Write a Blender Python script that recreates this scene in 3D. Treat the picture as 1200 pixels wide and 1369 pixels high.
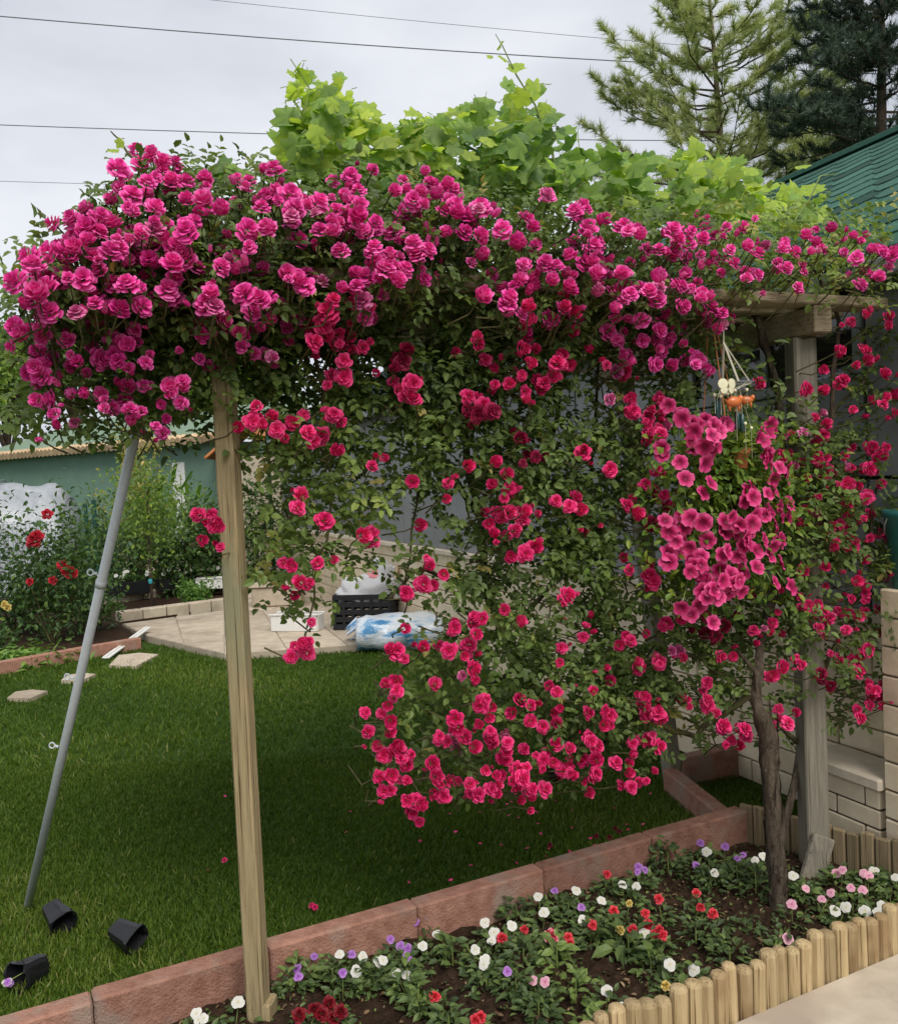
import bpy, math, random
import numpy as np
from mathutils import Vector, Matrix
random.seed(7); RNG = np.random.default_rng(11)
R = math.radians
for o in list(bpy.data.objects): bpy.data.objects.remove(o)
scene = bpy.context.scene
COL = scene.collection

# ------------------------------------------------------------------ camera, sky, sun, exposure
F = 1185.0                       # focal length in photo pixels (photo 1200 x 1369)
EYE = Vector((0, 0, 1.6))
CAMR = Matrix.Rotation(R(88.0), 3, 'X') @ Matrix.Rotation(R(-2.4), 3, 'Z')
cam = bpy.data.cameras.new('camera'); camo = bpy.data.objects.new('camera', cam); COL.objects.link(camo)
camo.location = EYE; camo.rotation_euler = CAMR.to_euler()
cam.sensor_fit = 'HORIZONTAL'; cam.sensor_width = 36; cam.lens = 36 * F / 1200
cam.clip_start = 0.05; cam.clip_end = 2000
scene.camera = camo

SUN_EL, SUN_AZ = R(50), R(158)   # azimuth from +Y towards +X: behind and to the right of the camera
w = bpy.data.worlds.new('World'); scene.world = w; w.use_nodes = True
nt = w.node_tree; nt.nodes.clear()
def wn(t, **k):
    n = nt.nodes.new(t)
    for a, b in k.items(): setattr(n, a, b)
    return n
sky = wn('ShaderNodeTexSky', sky_type='NISHITA', sun_disc=False, sun_elevation=SUN_EL, sun_rotation=SUN_AZ)
hsv = wn('ShaderNodeHueSaturation'); hsv.inputs['Saturation'].default_value = 0.25; hsv.inputs['Value'].default_value = 1.0
tc = wn('ShaderNodeTexCoord')
mp = wn('ShaderNodeMapping'); mp.inputs['Scale'].default_value = (1.0, 1.0, 2.4); mp.inputs['Location'].default_value = (0.35, 0.2, 0.1)
nz = wn('ShaderNodeTexNoise'); nz.inputs['Scale'].default_value = 1.9; nz.inputs['Detail'].default_value = 5; nz.inputs['Roughness'].default_value = 0.5
rp = wn('ShaderNodeValToRGB')
rp.color_ramp.elements[0].position = 0.36; rp.color_ramp.elements[0].color = (4.9, 5.25, 5.95, 1)
rp.color_ramp.elements[1].position = 0.64; rp.color_ramp.elements[1].color = (7.9, 8.1, 8.6, 1)
mx = wn('ShaderNodeMixRGB'); mx.inputs['Fac'].default_value = 0.88
bg = wn('ShaderNodeBackground'); bg.inputs['Strength'].default_value = 0.06
wo = wn('ShaderNodeOutputWorld')
L = nt.links.new
L(sky.outputs[0], hsv.inputs['Color']); L(tc.outputs['Generated'], mp.inputs[0]); L(mp.outputs[0], nz.inputs['Vector'])
L(nz.outputs['Fac'], rp.inputs[0]); L(hsv.outputs[0], mx.inputs[1]); L(rp.outputs[0], mx.inputs[2])
L(mx.outputs[0], bg.inputs['Color']); L(bg.outputs[0], wo.inputs[0])

sl = bpy.data.lights.new('sun', 'SUN'); sl.energy = 1.5; sl.angle = R(35); sl.color = (1.0, 0.95, 0.88)
so = bpy.data.objects.new('sun', sl); COL.objects.link(so)
sd = Vector((math.sin(SUN_AZ) * math.cos(SUN_EL), math.cos(SUN_AZ) * math.cos(SUN_EL), math.sin(SUN_EL)))
so.rotation_euler = sd.to_track_quat('Z', 'Y').to_euler(); so.location = sd * 30

vs = scene.view_settings
vs.view_transform = 'Standard'; vs.look = 'None'; vs.gamma = 1; vs.use_curve_mapping = False; vs.exposure = 1.0
scene.render.engine = 'CYCLES'

# ------------------------------------------------------------------ places in the garden
def ray(px, py):
    return CAMR @ Vector(((px - 600) / F, -(py - 684.5) / F, -1))
def G(px, py, z=0.0):                     # where a sight line meets a level plane
    d = ray(px, py); t = (z - EYE.z) / d.z; return EYE + d * t
def D(px, py, y):                         # where it meets the plane at distance y
    d = ray(px, py); return EYE + d * (y / d.y)
PA = G(347, 1374); PB = G(1089, 1170)     # feet of the two front pergola posts
EX = Vector((PB.x - PA.x, PB.y - PA.y, 0)); PLEN = EX.length; EX.normalize()
NF = Vector((EX.y, -EX.x, 0))             # out of the pergola front, towards the path
def front(px, py, off=0.0):               # on the pergola's front plane, off = metres further in
    d = ray(px, py); t = ((PA - EYE).dot(NF) - off) / d.dot(NF); return EYE + d * t
HS = Vector((0.382, -0.924, 0)); HN = Vector((-0.924, -0.382, 0))   # along the house wall, out of the wall
HO = Vector((1.3, 5.0, 0))
def fac(px, py, off=0.0):
    d = ray(px, py); t = ((HO - EYE).dot(HN) + off) / d.dot(HN); return EYE + d * t
def proj(p):
    v = CAMR.transposed() @ (Vector(p) - EYE)
    return (600 + F * v.x / -v.z, 684.5 - F * v.y / -v.z) if v.z < -0.05 else (-9999, -9999)

# ------------------------------------------------------------------ materials
MATS = {}
class NB:
    def __init__(s, name):
        s.m = bpy.data.materials.new(name); s.m.use_nodes = True
        s.t = s.m.node_tree; s.b = s.t.nodes['Principled BSDF']; s.out = s.t.nodes['Material Output']
    def n(s, t, **k):
        x = s.t.nodes.new(t)
        for a, b in k.items(): setattr(x, a, b)
        return x
    def l(s, a, b): s.t.links.new(a, b)
    def noise(s, scale, detail=4, rough=.55, stretch=None, obj=True):
        tcn = s.n('ShaderNodeTexCoord'); mpn = s.n('ShaderNodeMapping')
        if stretch: mpn.inputs['Scale'].default_value = stretch
        s.l(tcn.outputs['Object'], mpn.inputs[0])
        if obj:                                   # alike pieces do not share a pattern
            oi = s.n('ShaderNodeObjectInfo'); cm = s.n('ShaderNodeVectorMath', operation='SCALE')
            s.l(oi.outputs['Location'], cm.inputs[0]); cm.inputs['Scale'].default_value = 7.3
            s.l(cm.outputs[0], mpn.inputs['Location'])
        z = s.n('ShaderNodeTexNoise'); z.inputs['Scale'].default_value = scale
        z.inputs['Detail'].default_value = detail; z.inputs['Roughness'].default_value = rough
        s.l(mpn.outputs[0], z.inputs['Vector']); return z.outputs['Fac']
    def ramp(s, src, stops):
        r = s.n('ShaderNodeValToRGB'); e = r.color_ramp.elements
        while len(e) < len(stops): e.new(0.5)
        for i, (p, c) in enumerate(stops): e[i].position = p; e[i].color = (*c, 1)
        s.l(src, r.inputs[0]); return r.outputs[0]
    def mix(s, f, a, b, mode='MIX'):
        m = s.n('ShaderNodeMixRGB', blend_type=mode)
        for i, v in ((0, f), (1, a), (2, b)):
            if hasattr(v, 'links'): s.l(v, m.inputs[i])
            else: m.inputs[i].default_value = v if i == 0 else (*v, 1)
        return m.outputs[0]
    def bump(s, src, strength, dist=.01):
        b = s.n('ShaderNodeBump'); b.inputs['Strength'].default_value = strength; b.inputs['Distance'].default_value = dist
        s.l(src, b.inputs['Height']); s.l(b.outputs[0], s.b.inputs['Normal'])
    def rnd(s): return s.n('ShaderNodeObjectInfo').outputs['Random']
    def attr(s, name):
        a = s.n('ShaderNodeAttribute'); a.attribute_name = name; return a.outputs['Fac']
    def col(s, c, rough=.7, spec=.3, metal=0):
        if hasattr(c, 'links'): s.l(c, s.b.inputs['Base Color'])
        else: s.b.inputs['Base Color'].default_value = (*c, 1)
        s.b.inputs['Roughness'].default_value = rough; s.b.inputs['Specular IOR Level'].default_value = spec
        s.b.inputs['Metallic'].default_value = metal
    def translucent(s, c, f):
        t = s.n('ShaderNodeBsdfTranslucent'); mxs = s.n('ShaderNodeMixShader'); mxs.inputs[0].default_value = f
        if hasattr(c, 'links'): s.l(c, t.inputs[0])
        else: t.inputs[0].default_value = (*c, 1)
        s.l(s.b.outputs[0], mxs.inputs[1]); s.l(t.outputs[0], mxs.inputs[2]); s.l(mxs.outputs[0], s.out.inputs[0])
    def done(s, key): MATS[key] = s.m; return s.m

def surf(key, c0, c1, scale=8, rough=.8, spec=.25, bump=.3, bd=.01, stretch=None, var=.25, metal=0, detail=5, c2=None):
    """two-tone noise surface with per-piece variation and fine relief"""
    b = NB(key); f = b.noise(scale, detail, .6, stretch)
    c = b.ramp(f, [(.32, c0), (.68, c1)])
    if c2 is not None:                                  # stains and blotches of their own shape
        g = b.noise(scale * .23, 3, .6); h = b.ramp(g, [(.52, (0, 0, 0)), (.66, (1, 1, 1))]); c = b.mix(h, c, c2)
    if var:
        v = b.ramp(b.rnd(), [(0, (1 - var,) * 3), (1, (1 + var * .4,) * 3)]); c = b.mix(1.0, c, v, 'MULTIPLY')
    b.col(c, rough, spec, metal)
    f2 = b.noise(scale * 5, 4, .6, stretch); b.bump(f2, bump, bd)
    return b.done(key)

def leafmat(key, stops, rough=.5, trans=.3, spec=.35, rv=.0):
    b = NB(key); c = b.ramp(b.attr('tint'), stops)
    if rv:
        v = b.ramp(b.rnd(), [(0, (1 - rv,) * 3), (1, (1 + rv,) * 3)]); c = b.mix(1.0, c, v, 'MULTIPLY')
    b.col(c, rough, spec)
    t = b.mix(1.0, c, (1.5, 1.6, .8), 'MULTIPLY'); b.translucent(t, trans); return b.done(key)

def petalmat(key, deep, base, pale, rv=.3, trans=.22, hi=(1.12, 1.5, 1.25)):
    b = NB(key); c = b.ramp(b.attr('tint'), [(0, deep), (.5, base), (1, pale)])
    oi = b.rnd(); v = b.ramp(oi, [(0, (1 - rv, 1 - rv * .9, 1 - rv)), (.5, (1, 1, 1)), (1, hi)]); c = b.mix(1.0, c, v, 'MULTIPLY')
    b.col(c, .55, .25); b.translucent(c, trans); return b.done(key)

# setting
surf('lawn_soil', (.022, .048, .007), (.042, .082, .011), 6, .9, .1, .6, .02, var=0)
surf('soil', (.030, .018, .011), (.100, .060, .038), 30, .95, .1, 1.0, .03, var=0, c2=(.06, .036, .022))
surf('paving', (.46, .39, .30), (.60, .52, .41), 9, .85, .2, .25, .004, var=.05, c2=(.40, .33, .26))
surf('slab', (.40, .33, .25), (.55, .47, .36), 7, .85, .2, .3, .006, var=.18, c2=(.33, .27, .20))
surf('kerb', (.27, .13, .09), (.42, .225, .165), 22, .92, .12, .9, .008, var=.25, c2=(.33, .235, .185))
# timber
def wood(key, c0, c1, var=.15, c2=None, along=(7, 7, .4)):
    b = NB(key); f = b.noise(11, 6, .65, along); c = b.ramp(f, [(.30, c0), (.5, tuple((p + q) / 2 for p, q in zip(c0, c1))), (.70, c1)])
    if c2 is not None:
        h = b.ramp(b.noise(3.1, 4, .65, (1, 1, .6)), [(.50, (0, 0, 0)), (.63, (1, 1, 1))]); c = b.mix(h, c, c2)
    k = b.ramp(b.noise(24, 3, .5, tuple(x * (.22 if x < 1 else 1) for x in along)), [(.33, (.35, .30, .26)), (.40, (1, 1, 1))]); c = b.mix(1.0, c, k, 'MULTIPLY')   # drying cracks
    v = b.ramp(b.rnd(), [(0, (1 - var,) * 3), (1, (1 + var * .4,) * 3)]); c = b.mix(1.0, c, v, 'MULTIPLY')
    b.col(c, .82, .2); b.bump(b.noise(30, 5, .65, along), .7, .005); return b.done(key)
wood('post_wood', (.22, .17, .09), (.42, .33, .18), .12, (.26, .24, .14))
wood('beam_wood', (.20, .16, .10), (.38, .31, .20), .15, None, (.5, 2.0, 7))
wood('grey_wood', (.15, .14, .11), (.29, .26, .20), .15)
wood('log_wood', (.36, .26, .13), (.56, .43, .24), .28, (.30, .20, .10))
wood('old_pale', (.20, .15, .085), (.32, .25, .15), .25)
wood('stick_wood', (.50, .35, .19), (.62, .46, .28))
surf('bark', (.07, .052, .036), (.21, .165, .12), 26, .95, .1, 1.0, .02, (3, 3, .5), 0)
surf('pine_bark', (.07, .05, .035), (.16, .12, .085), 9, .95, .1, 1.0, .03, (2, 2, .6), 0)
surf('cane', (.045, .038, .018), (.12, .11, .045), 20, .8, .2, .5, .005, None, 0)
surf('vine_stem', (.14, .20, .05), (.24, .30, .09), 20, .6, .3, .2, .003, None, 0)
# foliage
leafmat('rose_leaf', [(0, (.062, .094, .024)), (.5, (.142, .208, .050)), (.85, (.26, .34, .078)), (1, (.36, .30, .09))], .5, .3)
leafmat('vine_leaf', [(0, (.11, .20, .07)), (.5, (.25, .37, .08)), (1, (.48, .55, .08))], .5, .5, rv=.25)
leafmat('pine_light', [(0, (.15, .19, .085)), (.5, (.31, .36, .16)), (1, (.52, .54, .28))], .6, .3, .2)
leafmat('pine_dark', [(0, (.038, .062, .050)), (.5, (.080, .120, .086)), (1, (.15, .20, .13))], .6, .1, .2)
leafmat('tree_leaf', [(0, (.05, .09, .02)), (.5, (.12, .21, .035)), (1, (.28, .36, .055))], .5, .3)
leafmat('shrub_leaf', [(0, (.025, .055, .018)), (.5, (.06, .12, .03)), (1, (.16, .24, .055))], .5, .25)
leafmat('yellow_leaf', [(0, (.10, .14, .03)), (.5, (.30, .28, .06)), (1, (.48, .38, .12))], .5, .3)
leafmat('corn_leaf', [(0, (.04, .10, .02)), (.5, (.09, .20, .035)), (1, (.20, .32, .06))], .45, .3)
leafmat('bed_leaf', [(0, (.030, .050, .018)), (.5, (.072, .115, .036)), (1, (.17, .24, .06))], .5, .2)
leafmat('petunia_leaf', [(0, (.05, .10, .02)), (.5, (.13, .22, .03)), (1, (.28, .34, .05))], .5, .3)
leafmat('grass', [(0, (.042, .080, .008)), (.5, (.082, .140, .015)), (.9, (.135, .190, .026)), (1, (.25, .25, .08))], .5, .3, .2)
leafmat('dry_leaf', [(0, (.10, .06, .03)), (.5, (.22, .14, .07)), (1, (.42, .32, .18))], .7, .1)
# flowers
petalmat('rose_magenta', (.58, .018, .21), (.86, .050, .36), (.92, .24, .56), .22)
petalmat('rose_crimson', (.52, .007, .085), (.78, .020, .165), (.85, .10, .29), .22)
petalmat('rose_faded', (.42, .03, .16), (.64, .09, .29), (.76, .28, .46))
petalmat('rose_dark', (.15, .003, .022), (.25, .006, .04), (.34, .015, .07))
petalmat('rose_red', (.30, .006, .015), (.50, .012, .03), (.60, .05, .07))
petalmat('petunia', (.24, .003, .05), (.62, .022, .15), (.76, .11, .31), .2)
petalmat('pansy_white', (.58, .48, .16), (.64, .63, .56), (.74, .73, .68), .08, .2, (1, 1, 1))
petalmat('pansy_violet', (.10, .02, .16), (.30, .10, .42), (.50, .28, .62), .2, .22, (1.1, 1.1, 1.05))
petalmat('pansy_pink', (.45, .08, .18), (.70, .30, .42), (.82, .58, .62), .15, .22, (1.05, 1.1, 1.05))
petalmat('bed_red', (.40, .008, .015), (.68, .025, .05), (.78, .12, .14), .2)
petalmat('bed_dark', (.08, .002, .006), (.19, .004, .012), (.28, .01, .02), .2)
petalmat('bed_yellow', (.40, .24, .04), (.62, .46, .12), (.72, .60, .25), .2, .22, (1.05, 1.02, 1))
petalmat('carnation', (.50, .01, .05), (.60, .03, .08), (.85, .75, .75), .1)
# made things
def plain(key, c, rough=.5, spec=.4, metal=0, trans=0, bump=.05, sc=40):
    b = NB(key); f = b.noise(sc, 4); cc = b.mix(f, tuple(x * .82 for x in c), tuple(min(1, x * 1.1) for x in c)); b.col(cc, rough, spec, metal)
    b.bump(f, bump, .01)
    if trans: b.translucent(c, trans)
    return b.done(key)
plain('galvanised', (.62, .65, .67), .45, .5, .1, 0, .1, 60)
plain('black_plastic', (.012, .012, .015), .35, .5)
plain('crate_plastic', (.010, .011, .013), .45, .4)
plain('white_plastic', (.72, .71, .67), .5, .4)
plain('bag_plastic', (.66, .66, .67), .28, .6, 0, .25, .35, 14)
plain('bag_print', (.62, .20, .22), .35, .5)
plain('white_paint', (.74, .74, .70), .55)
surf('polythene', (.24, .26, .28), (.36, .38, .40), 2, .3, .6, .25, .03, (4, 4, .5), 0)
plain('fence_green', (.008, .055, .038), .45)
plain('teal_plastic', (.03, .16, .15), .45)
plain('terracotta', (.52, .19, .075), .75)
plain('orange_glaze', (.62, .16, .04), .3, .6)
plain('cream_glaze', (.74, .70, .48), .4)
plain('dark_glaze', (.02, .06, .06), .3, .5)
plain('twine', (.50, .47, .36), .9)
plain('wire_grey', (.16, .17, .18), .6)
plain('blue_tie', (.05, .42, .50), .5)
plain('dark_gap', (.015, .015, .016), .8)
plain('shade_glass', (.018, .020, .018), .08, .8)  # near-black tone of the added pane, shade put into the colour
surf('grey_panel', (.19, .195, .20), (.26, .265, .27), 3, .45, .4, .08, .003, var=.08)
surf('grey_frame', (.22, .24, .25), (.28, .30, .31), 5, .45, .4, .05, .003, var=.05)
surf('block', (.68, .56, .39), (.80, .69, .51), 12, .85, .2, .35, .004, var=.13, c2=(.64, .52, .35))
surf('mortar', (.06, .052, .042), (.11, .095, .075), 20, .95, .1, .3, .004, var=0)
surf('ledge', (.56, .48, .36), (.70, .62, .49), 10, .8, .2, .2, .004, var=.05)
surf('shingle', (.036, .098, .074), (.072, .165, .125), 60, .9, .15, .8, .004, var=.5)
surf('roof_base', (.008, .020, .017), (.014, .032, .028), 30, .95, .1, .3, .004, var=0)
surf('green_render', (.145, .235, .18), (.175, .28, .215), 3, .9, .15, .3, .006, var=0, c2=(.155, .245, .19))
surf('green_roof', (.16, .23, .165), (.21, .28, .20), 5, .9, .15, .3, .006, var=0)
surf('eave_tile', (.45, .30, .17), (.62, .46, .29), 12, .85, .2, .3, .004, var=.25)
surf('orange_tile', (.40, .14, .045), (.52, .22, .08), 12, .85, .2, .3, .004, var=.2)
b = NB('wrap'); f = b.noise(3.6, 3, .6, (1, 2.4, 3.2)); c = b.ramp(f, [(.44, (.60, .63, .66)), (.52, (.46, .55, .64)), (.58, (.12, .30, .50)), (.64, (.05, .20, .40))])
b.col(c, .28, .6); b.bump(b.noise(16, 3), .6, .02); b.done('wrap')

# ------------------------------------------------------------------ mesh tools
ORG = {}
def org(o): return ORG.get(o.name, Vector((0, 0, 0))) if o else Vector((0, 0, 0))
def tag(o, label=None, cat=None, group=None, kind=None):
    for k, v in (('label', label), ('category', cat), ('group', group), ('kind', kind)):
        if v: o[k] = v
    return o
def thing(name, loc, label, cat, group=None):
    o = bpy.data.objects.new(name, None); COL.objects.link(o); o.empty_display_size = .05
    o.location = loc; ORG[o.name] = Vector(loc); return tag(o, label, cat, group)
def link(name, me, parent=None, loc=None, rot=None, scale=None):
    o = bpy.data.objects.new(name, me); COL.objects.link(o)
    p = org(parent)
    if parent: o.parent = parent
    if loc is None: o.location = (0, 0, 0); ORG[o.name] = p.copy()
    else: o.location = Vector(loc) - p; ORG[o.name] = Vector(loc)
    if rot is not None: o.rotation_euler = rot
    if scale is not None: o.scale = (scale,) * 3 if not hasattr(scale, '__len__') else scale
    return o
class MB:
    def __init__(s): s.v = []; s.f = []
    def add(s, vs_, fs):
        k = len(s.v); s.v += [tuple(p) for p in vs_]; s.f += [tuple(i + k for i in f_) for f_ in fs]; return s
    def box(s, c, size, rot=None, bev=.004):
        """box with chamfered edges, centre c, full size, optional 3x3 rotation"""
        h = [x / 2 for x in size]; bev = min(bev, min(h) * .6); vs_ = {}; out = []
        for sx in (-1, 1):
            for sy in (-1, 1):
                for sz in (-1, 1):
                    for ax in range(3):
                        p = [sx * (h[0] - bev), sy * (h[1] - bev), sz * (h[2] - bev)]; p[ax] = (sx, sy, sz)[ax] * h[ax]
                        vs_[(sx, sy, sz, ax)] = len(out); out.append(Vector(p))
        fs = []
        S = (-1, 1)
        for ax in range(3):
            a, b_ = (ax + 1) % 3, (ax + 2) % 3
            for sg in S:
                q = []
                for (i, j) in ((-1, -1), (1, -1), (1, 1), (-1, 1)):
                    k = [0, 0, 0]; k[ax] = sg; k[a] = i; k[b_] = j; q.append(vs_[(*k, ax)])
                fs.append(q if sg > 0 else q[::-1])
            for i in S:                                 # edges running along ax
                for j in S:
                    k0 = [0, 0, 0]; k0[a] = i; k0[b_] = j; k0[ax] = -1; k1 = list(k0); k1[ax] = 1
                    q = [vs_[(*k0, a)], vs_[(*k1, a)], vs_[(*k1, b_)], vs_[(*k0, b_)]]
                    fs.append(q if i * j < 0 else q[::-1])
        for sx in S:
            for sy in S:
                for sz in S:
                    q = [vs_[(sx, sy, sz, 0)], vs_[(sx, sy, sz, 1)], vs_[(sx, sy, sz, 2)]]
                    fs.append(q if sx * sy * sz > 0 else q[::-1])
        c = Vector(c)
        return s.add([(rot @ p if rot else p) + c for p in out], fs)
    def tube(s, pts, rad, n=6, cap=True):
        pts = [Vector(p) for p in pts]; m = len(pts)
        if not hasattr(rad, '__len__'): rad = [rad] * m
        rings = []; up = None
        for i in range(m):
            t = (pts[min(i + 1, m - 1)] - pts[max(i - 1, 0)])
            if t.length < 1e-9: t = Vector((0, 0, 1))
            t.normalize()
            if up is None: up = Vector((0, 0, 1)) if abs(t.z) < .9 else Vector((1, 0, 0))
            a = (up - t * up.dot(t)).normalized(); b_ = t.cross(a); up = a
            rings.append([pts[i] + (a * math.cos(2 * math.pi * k / n) + b_ * math.sin(2 * math.pi * k / n)) * rad[i] for k in range(n)])
        vs_ = [p for r_ in rings for p in r_]; fs = []
        for i in range(m - 1):
            for k in range(n):
                fs.append((i * n + k, i * n + (k + 1) % n, (i + 1) * n + (k + 1) % n, (i + 1) * n + k))
        if cap: fs += [tuple(range(n))[::-1], tuple((m - 1) * n + k for k in range(n))]
        return s.add(vs_, fs)
    def prism(s, poly, z0, z1):
        n = len(poly); vs_ = [(p[0], p[1], z0) for p in poly] + [(p[0], p[1], z1) for p in poly]
        return s.add(vs_, [tuple(range(n))[::-1], tuple(range(n, 2 * n))] + [(i, (i + 1) % n, n + (i + 1) % n, n + i) for i in range(n)])
    def lathe(s, c, prof, n=14, axis=None):
        """profile [(r, h)], turned about a vertical (or given) axis"""
        c = Vector(c); rot = Vector(axis).to_track_quat('Z', 'Y').to_matrix() if axis is not None else Matrix.Identity(3)
        vs_ = [c + rot @ Vector((r_ * math.cos(2 * math.pi * k / n), r_ * math.sin(2 * math.pi * k / n), h)) for r_, h in prof for k in range(n)]
        fs = [(i * n + k, i * n + (k + 1) % n, (i + 1) * n + (k + 1) % n, (i + 1) * n + k) for i in range(len(prof) - 1) for k in range(n)]
        return s.add(vs_, fs)
    def mesh(s, name, m, origin=(0, 0, 0), smooth=False, tint=None):
        me = bpy.data.meshes.new(name); o = Vector(origin)
        me.from_pydata([(p[0] - o.x, p[1] - o.y, p[2] - o.z) for p in s.v], [], s.f)
        me.materials.append(MATS[m])
        if smooth: me.polygons.foreach_set('use_smooth', [True] * len(me.polygons))
        if tint is not None: add_tint(me, tint)
        me.update(); return me
    def build(s, name, m, parent=None, smooth=False, own=True, tint=None):
        """one mesh object; its origin sits at the middle of its foot"""
        if own:
            a = np.array(s.v); c = Vector(((a[:, 0].min() + a[:, 0].max()) / 2, (a[:, 1].min() + a[:, 1].max()) / 2, a[:, 2].min()))
        else: c = org(parent)
        return link(name, s.mesh(name, m, c, smooth, tint), parent, c)
def add_tint(me, t):
    a = me.attributes.new('tint', 'FLOAT', 'POINT'); a.data.foreach_set('value', np.asarray(t, dtype=np.float32))
def rotz(a): return Matrix.Rotation(a, 3, 'Z')
def frame(x, y, z): return Matrix((x, y, z)).transposed()
def unit(a): return a / np.maximum(np.linalg.norm(a, axis=-1, keepdims=True), 1e-9)
def rawmesh(name, V, Fc, m, parent=None, tint=None, smooth=True, origin=None):
    """fast mesh from arrays: V (n,3), Fc (k,3|4)"""
    o = org(parent) if origin is None else Vector(origin)
    V = np.asarray(V, dtype=np.float32) - np.array(o, dtype=np.float32)
    me = bpy.data.meshes.new(name); k = Fc.shape[1]
    me.vertices.add(len(V)); me.vertices.foreach_set('co', V.ravel())
    me.loops.add(Fc.size); me.loops.foreach_set('vertex_index', Fc.astype(np.int32).ravel())
    me.polygons.add(len(Fc)); me.polygons.foreach_set('loop_start', np.arange(0, Fc.size, k, dtype=np.int32))
    me.polygons.foreach_set('use_smooth', np.full(len(Fc), smooth))
    me.materials.append(MATS[m])
    if tint is not None: add_tint(me, tint)
    me.update(calc_edges=True)
    return link(name, me, parent, None if parent and origin is None else o)
def leaves(name, P, A, N, Ln, Wd, tint, m, parent=None, fold=.25, droop=.15, origin=None):
    """pointed, folded, slightly drooping leaves: foot P, direction A, upper side N"""
    P, A, N = map(lambda q: np.asarray(q, dtype=float), (P, A, N)); n = len(P)
    Ln = np.broadcast_to(np.asarray(Ln, float), (n,))[:, None]; Wd = np.broadcast_to(np.asarray(Wd, float), (n,))[:, None]
    A = unit(A); S = unit(np.cross(A, N)); N = unit(np.cross(S, A))
    mid = P + A * Ln * .5 - N * Ln * .02; tip = P + A * Ln - N * Ln * droop
    up1, up2 = N * Wd * fold * .9, N * (Wd * fold * .75 - Ln * droop * .35)
    l1 = P + A * Ln * .24 + S * Wd * .42 + up1; l2 = P + A * Ln * .62 + S * Wd * .45 + up2
    r1 = P + A * Ln * .24 - S * Wd * .42 + up1; r2 = P + A * Ln * .62 - S * Wd * .45 + up2
    V = np.stack([P, l1, l2, tip, r2, r1, mid], 1).reshape(-1, 3); k = np.arange(n)[:, None] * 7
    Fc = np.concatenate([k + [0, 1, 6], k + [1, 2, 6], k + [2, 3, 6], k + [3, 4, 6], k + [4, 5, 6], k + [5, 0, 6]], 0)
    return rawmesh(name, V, Fc[:, ::-1], m, parent, np.repeat(np.asarray(tint, float), 7), False, origin)
def blades(name, P, A, Ln, Wd, bend, tint, m, parent=None):
    """grass or strap leaves: foot P, direction A, bending over along bend (n,3)"""
    n = len(P); A = unit(A); S = unit(np.cross(A, bend + 1e-6)); Ln = np.asarray(Ln)[:, None]; Wd = np.asarray(Wd)[:, None]
    m1 = P + A * Ln * .55 + bend * Ln * .18; tp = P + A * Ln * .92 + bend * Ln * .62
    V = np.stack([P - S * Wd * .5, P + S * Wd * .5, m1 - S * Wd * .42, m1 + S * Wd * .42, tp], 1).reshape(-1, 3)
    k = np.arange(n)[:, None] * 5
    Fc = np.concatenate([k + [0, 1, 3], k + [0, 3, 2], k + [2, 3, 4]], 0)
    return rawmesh(name, V, Fc, m, parent, np.repeat(np.asarray(tint, float), 5), False)
def rvec(n): return unit(RNG.normal(size=(n, 3)))
# ================================================================== the setting
UP = Vector((0, 0, 1))
m = MB(); m.add([(-300, -60, 0), (300, -60, 0), (300, 500, 0), (-300, 500, 0)], [(0, 1, 2, 3)])
tag(m.build('ground', 'lawn_soil', own=False), kind='structure')

KA = G(250, 1366); KB = G(1000, 1128)                    # bed side of the kerb, along the lawn
KE = Vector((KB.x - KA.x, KB.y - KA.y, 0)).normalized(); KN = Vector((-KE.y, KE.x, 0))
LA = G(1010, 1368); LB = G(1200, 1286)                   # path side of the log edging
LE = Vector((LB.x - LA.x, LB.y - LA.y, 0)).normalized(); LN = Vector((-LE.y, LE.x, 0))
WA = G(994, 1080, .15); WB = G(1200, 1132, .15); WA.z = WB.z = 0
WE = (WB - WA).normalized()

# flower bed: bumpy soil
def bed_z(x, y): return .018 + .016 * math.sin(x * 7.1 + y * 3.3) * math.sin(y * 8.7 - x * 2.1) + .008 * math.sin(x * 23 + y * 17)
c0 = KA - KE * 1.2 + KN * .02; c1 = KB + KN * .02; c2 = WB + WE * 1.3; c3 = LA - LE * 1.6
bm_ = MB(); NU, NV = 110, 46; P0 = []
for j in range(NV + 1):
    for i in range(NU + 1):
        u, v_ = i / NU, j / NV
        top = c0.lerp(c1, u / .62) if u < .62 else c1.lerp(c2, (u - .62) / .38)
        bot = (LA - LE * 1.6 + LN * .05).lerp(LA + LE * 1.75 + LN * .05, u)
        p = bot.lerp(top, v_)
        P0.append((p.x, p.y, bed_z(p.x, p.y) + RNG.normal() * .007 + .006))
bm_.add(P0, [(j * (NU + 1) + i, j * (NU + 1) + i + 1, (j + 1) * (NU + 1) + i + 1, (j + 1) * (NU + 1) + i) for j in range(NV) for i in range(NU)])
tag(bm_.build('flower_bed_soil', 'soil', own=False), kind='structure')
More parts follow.
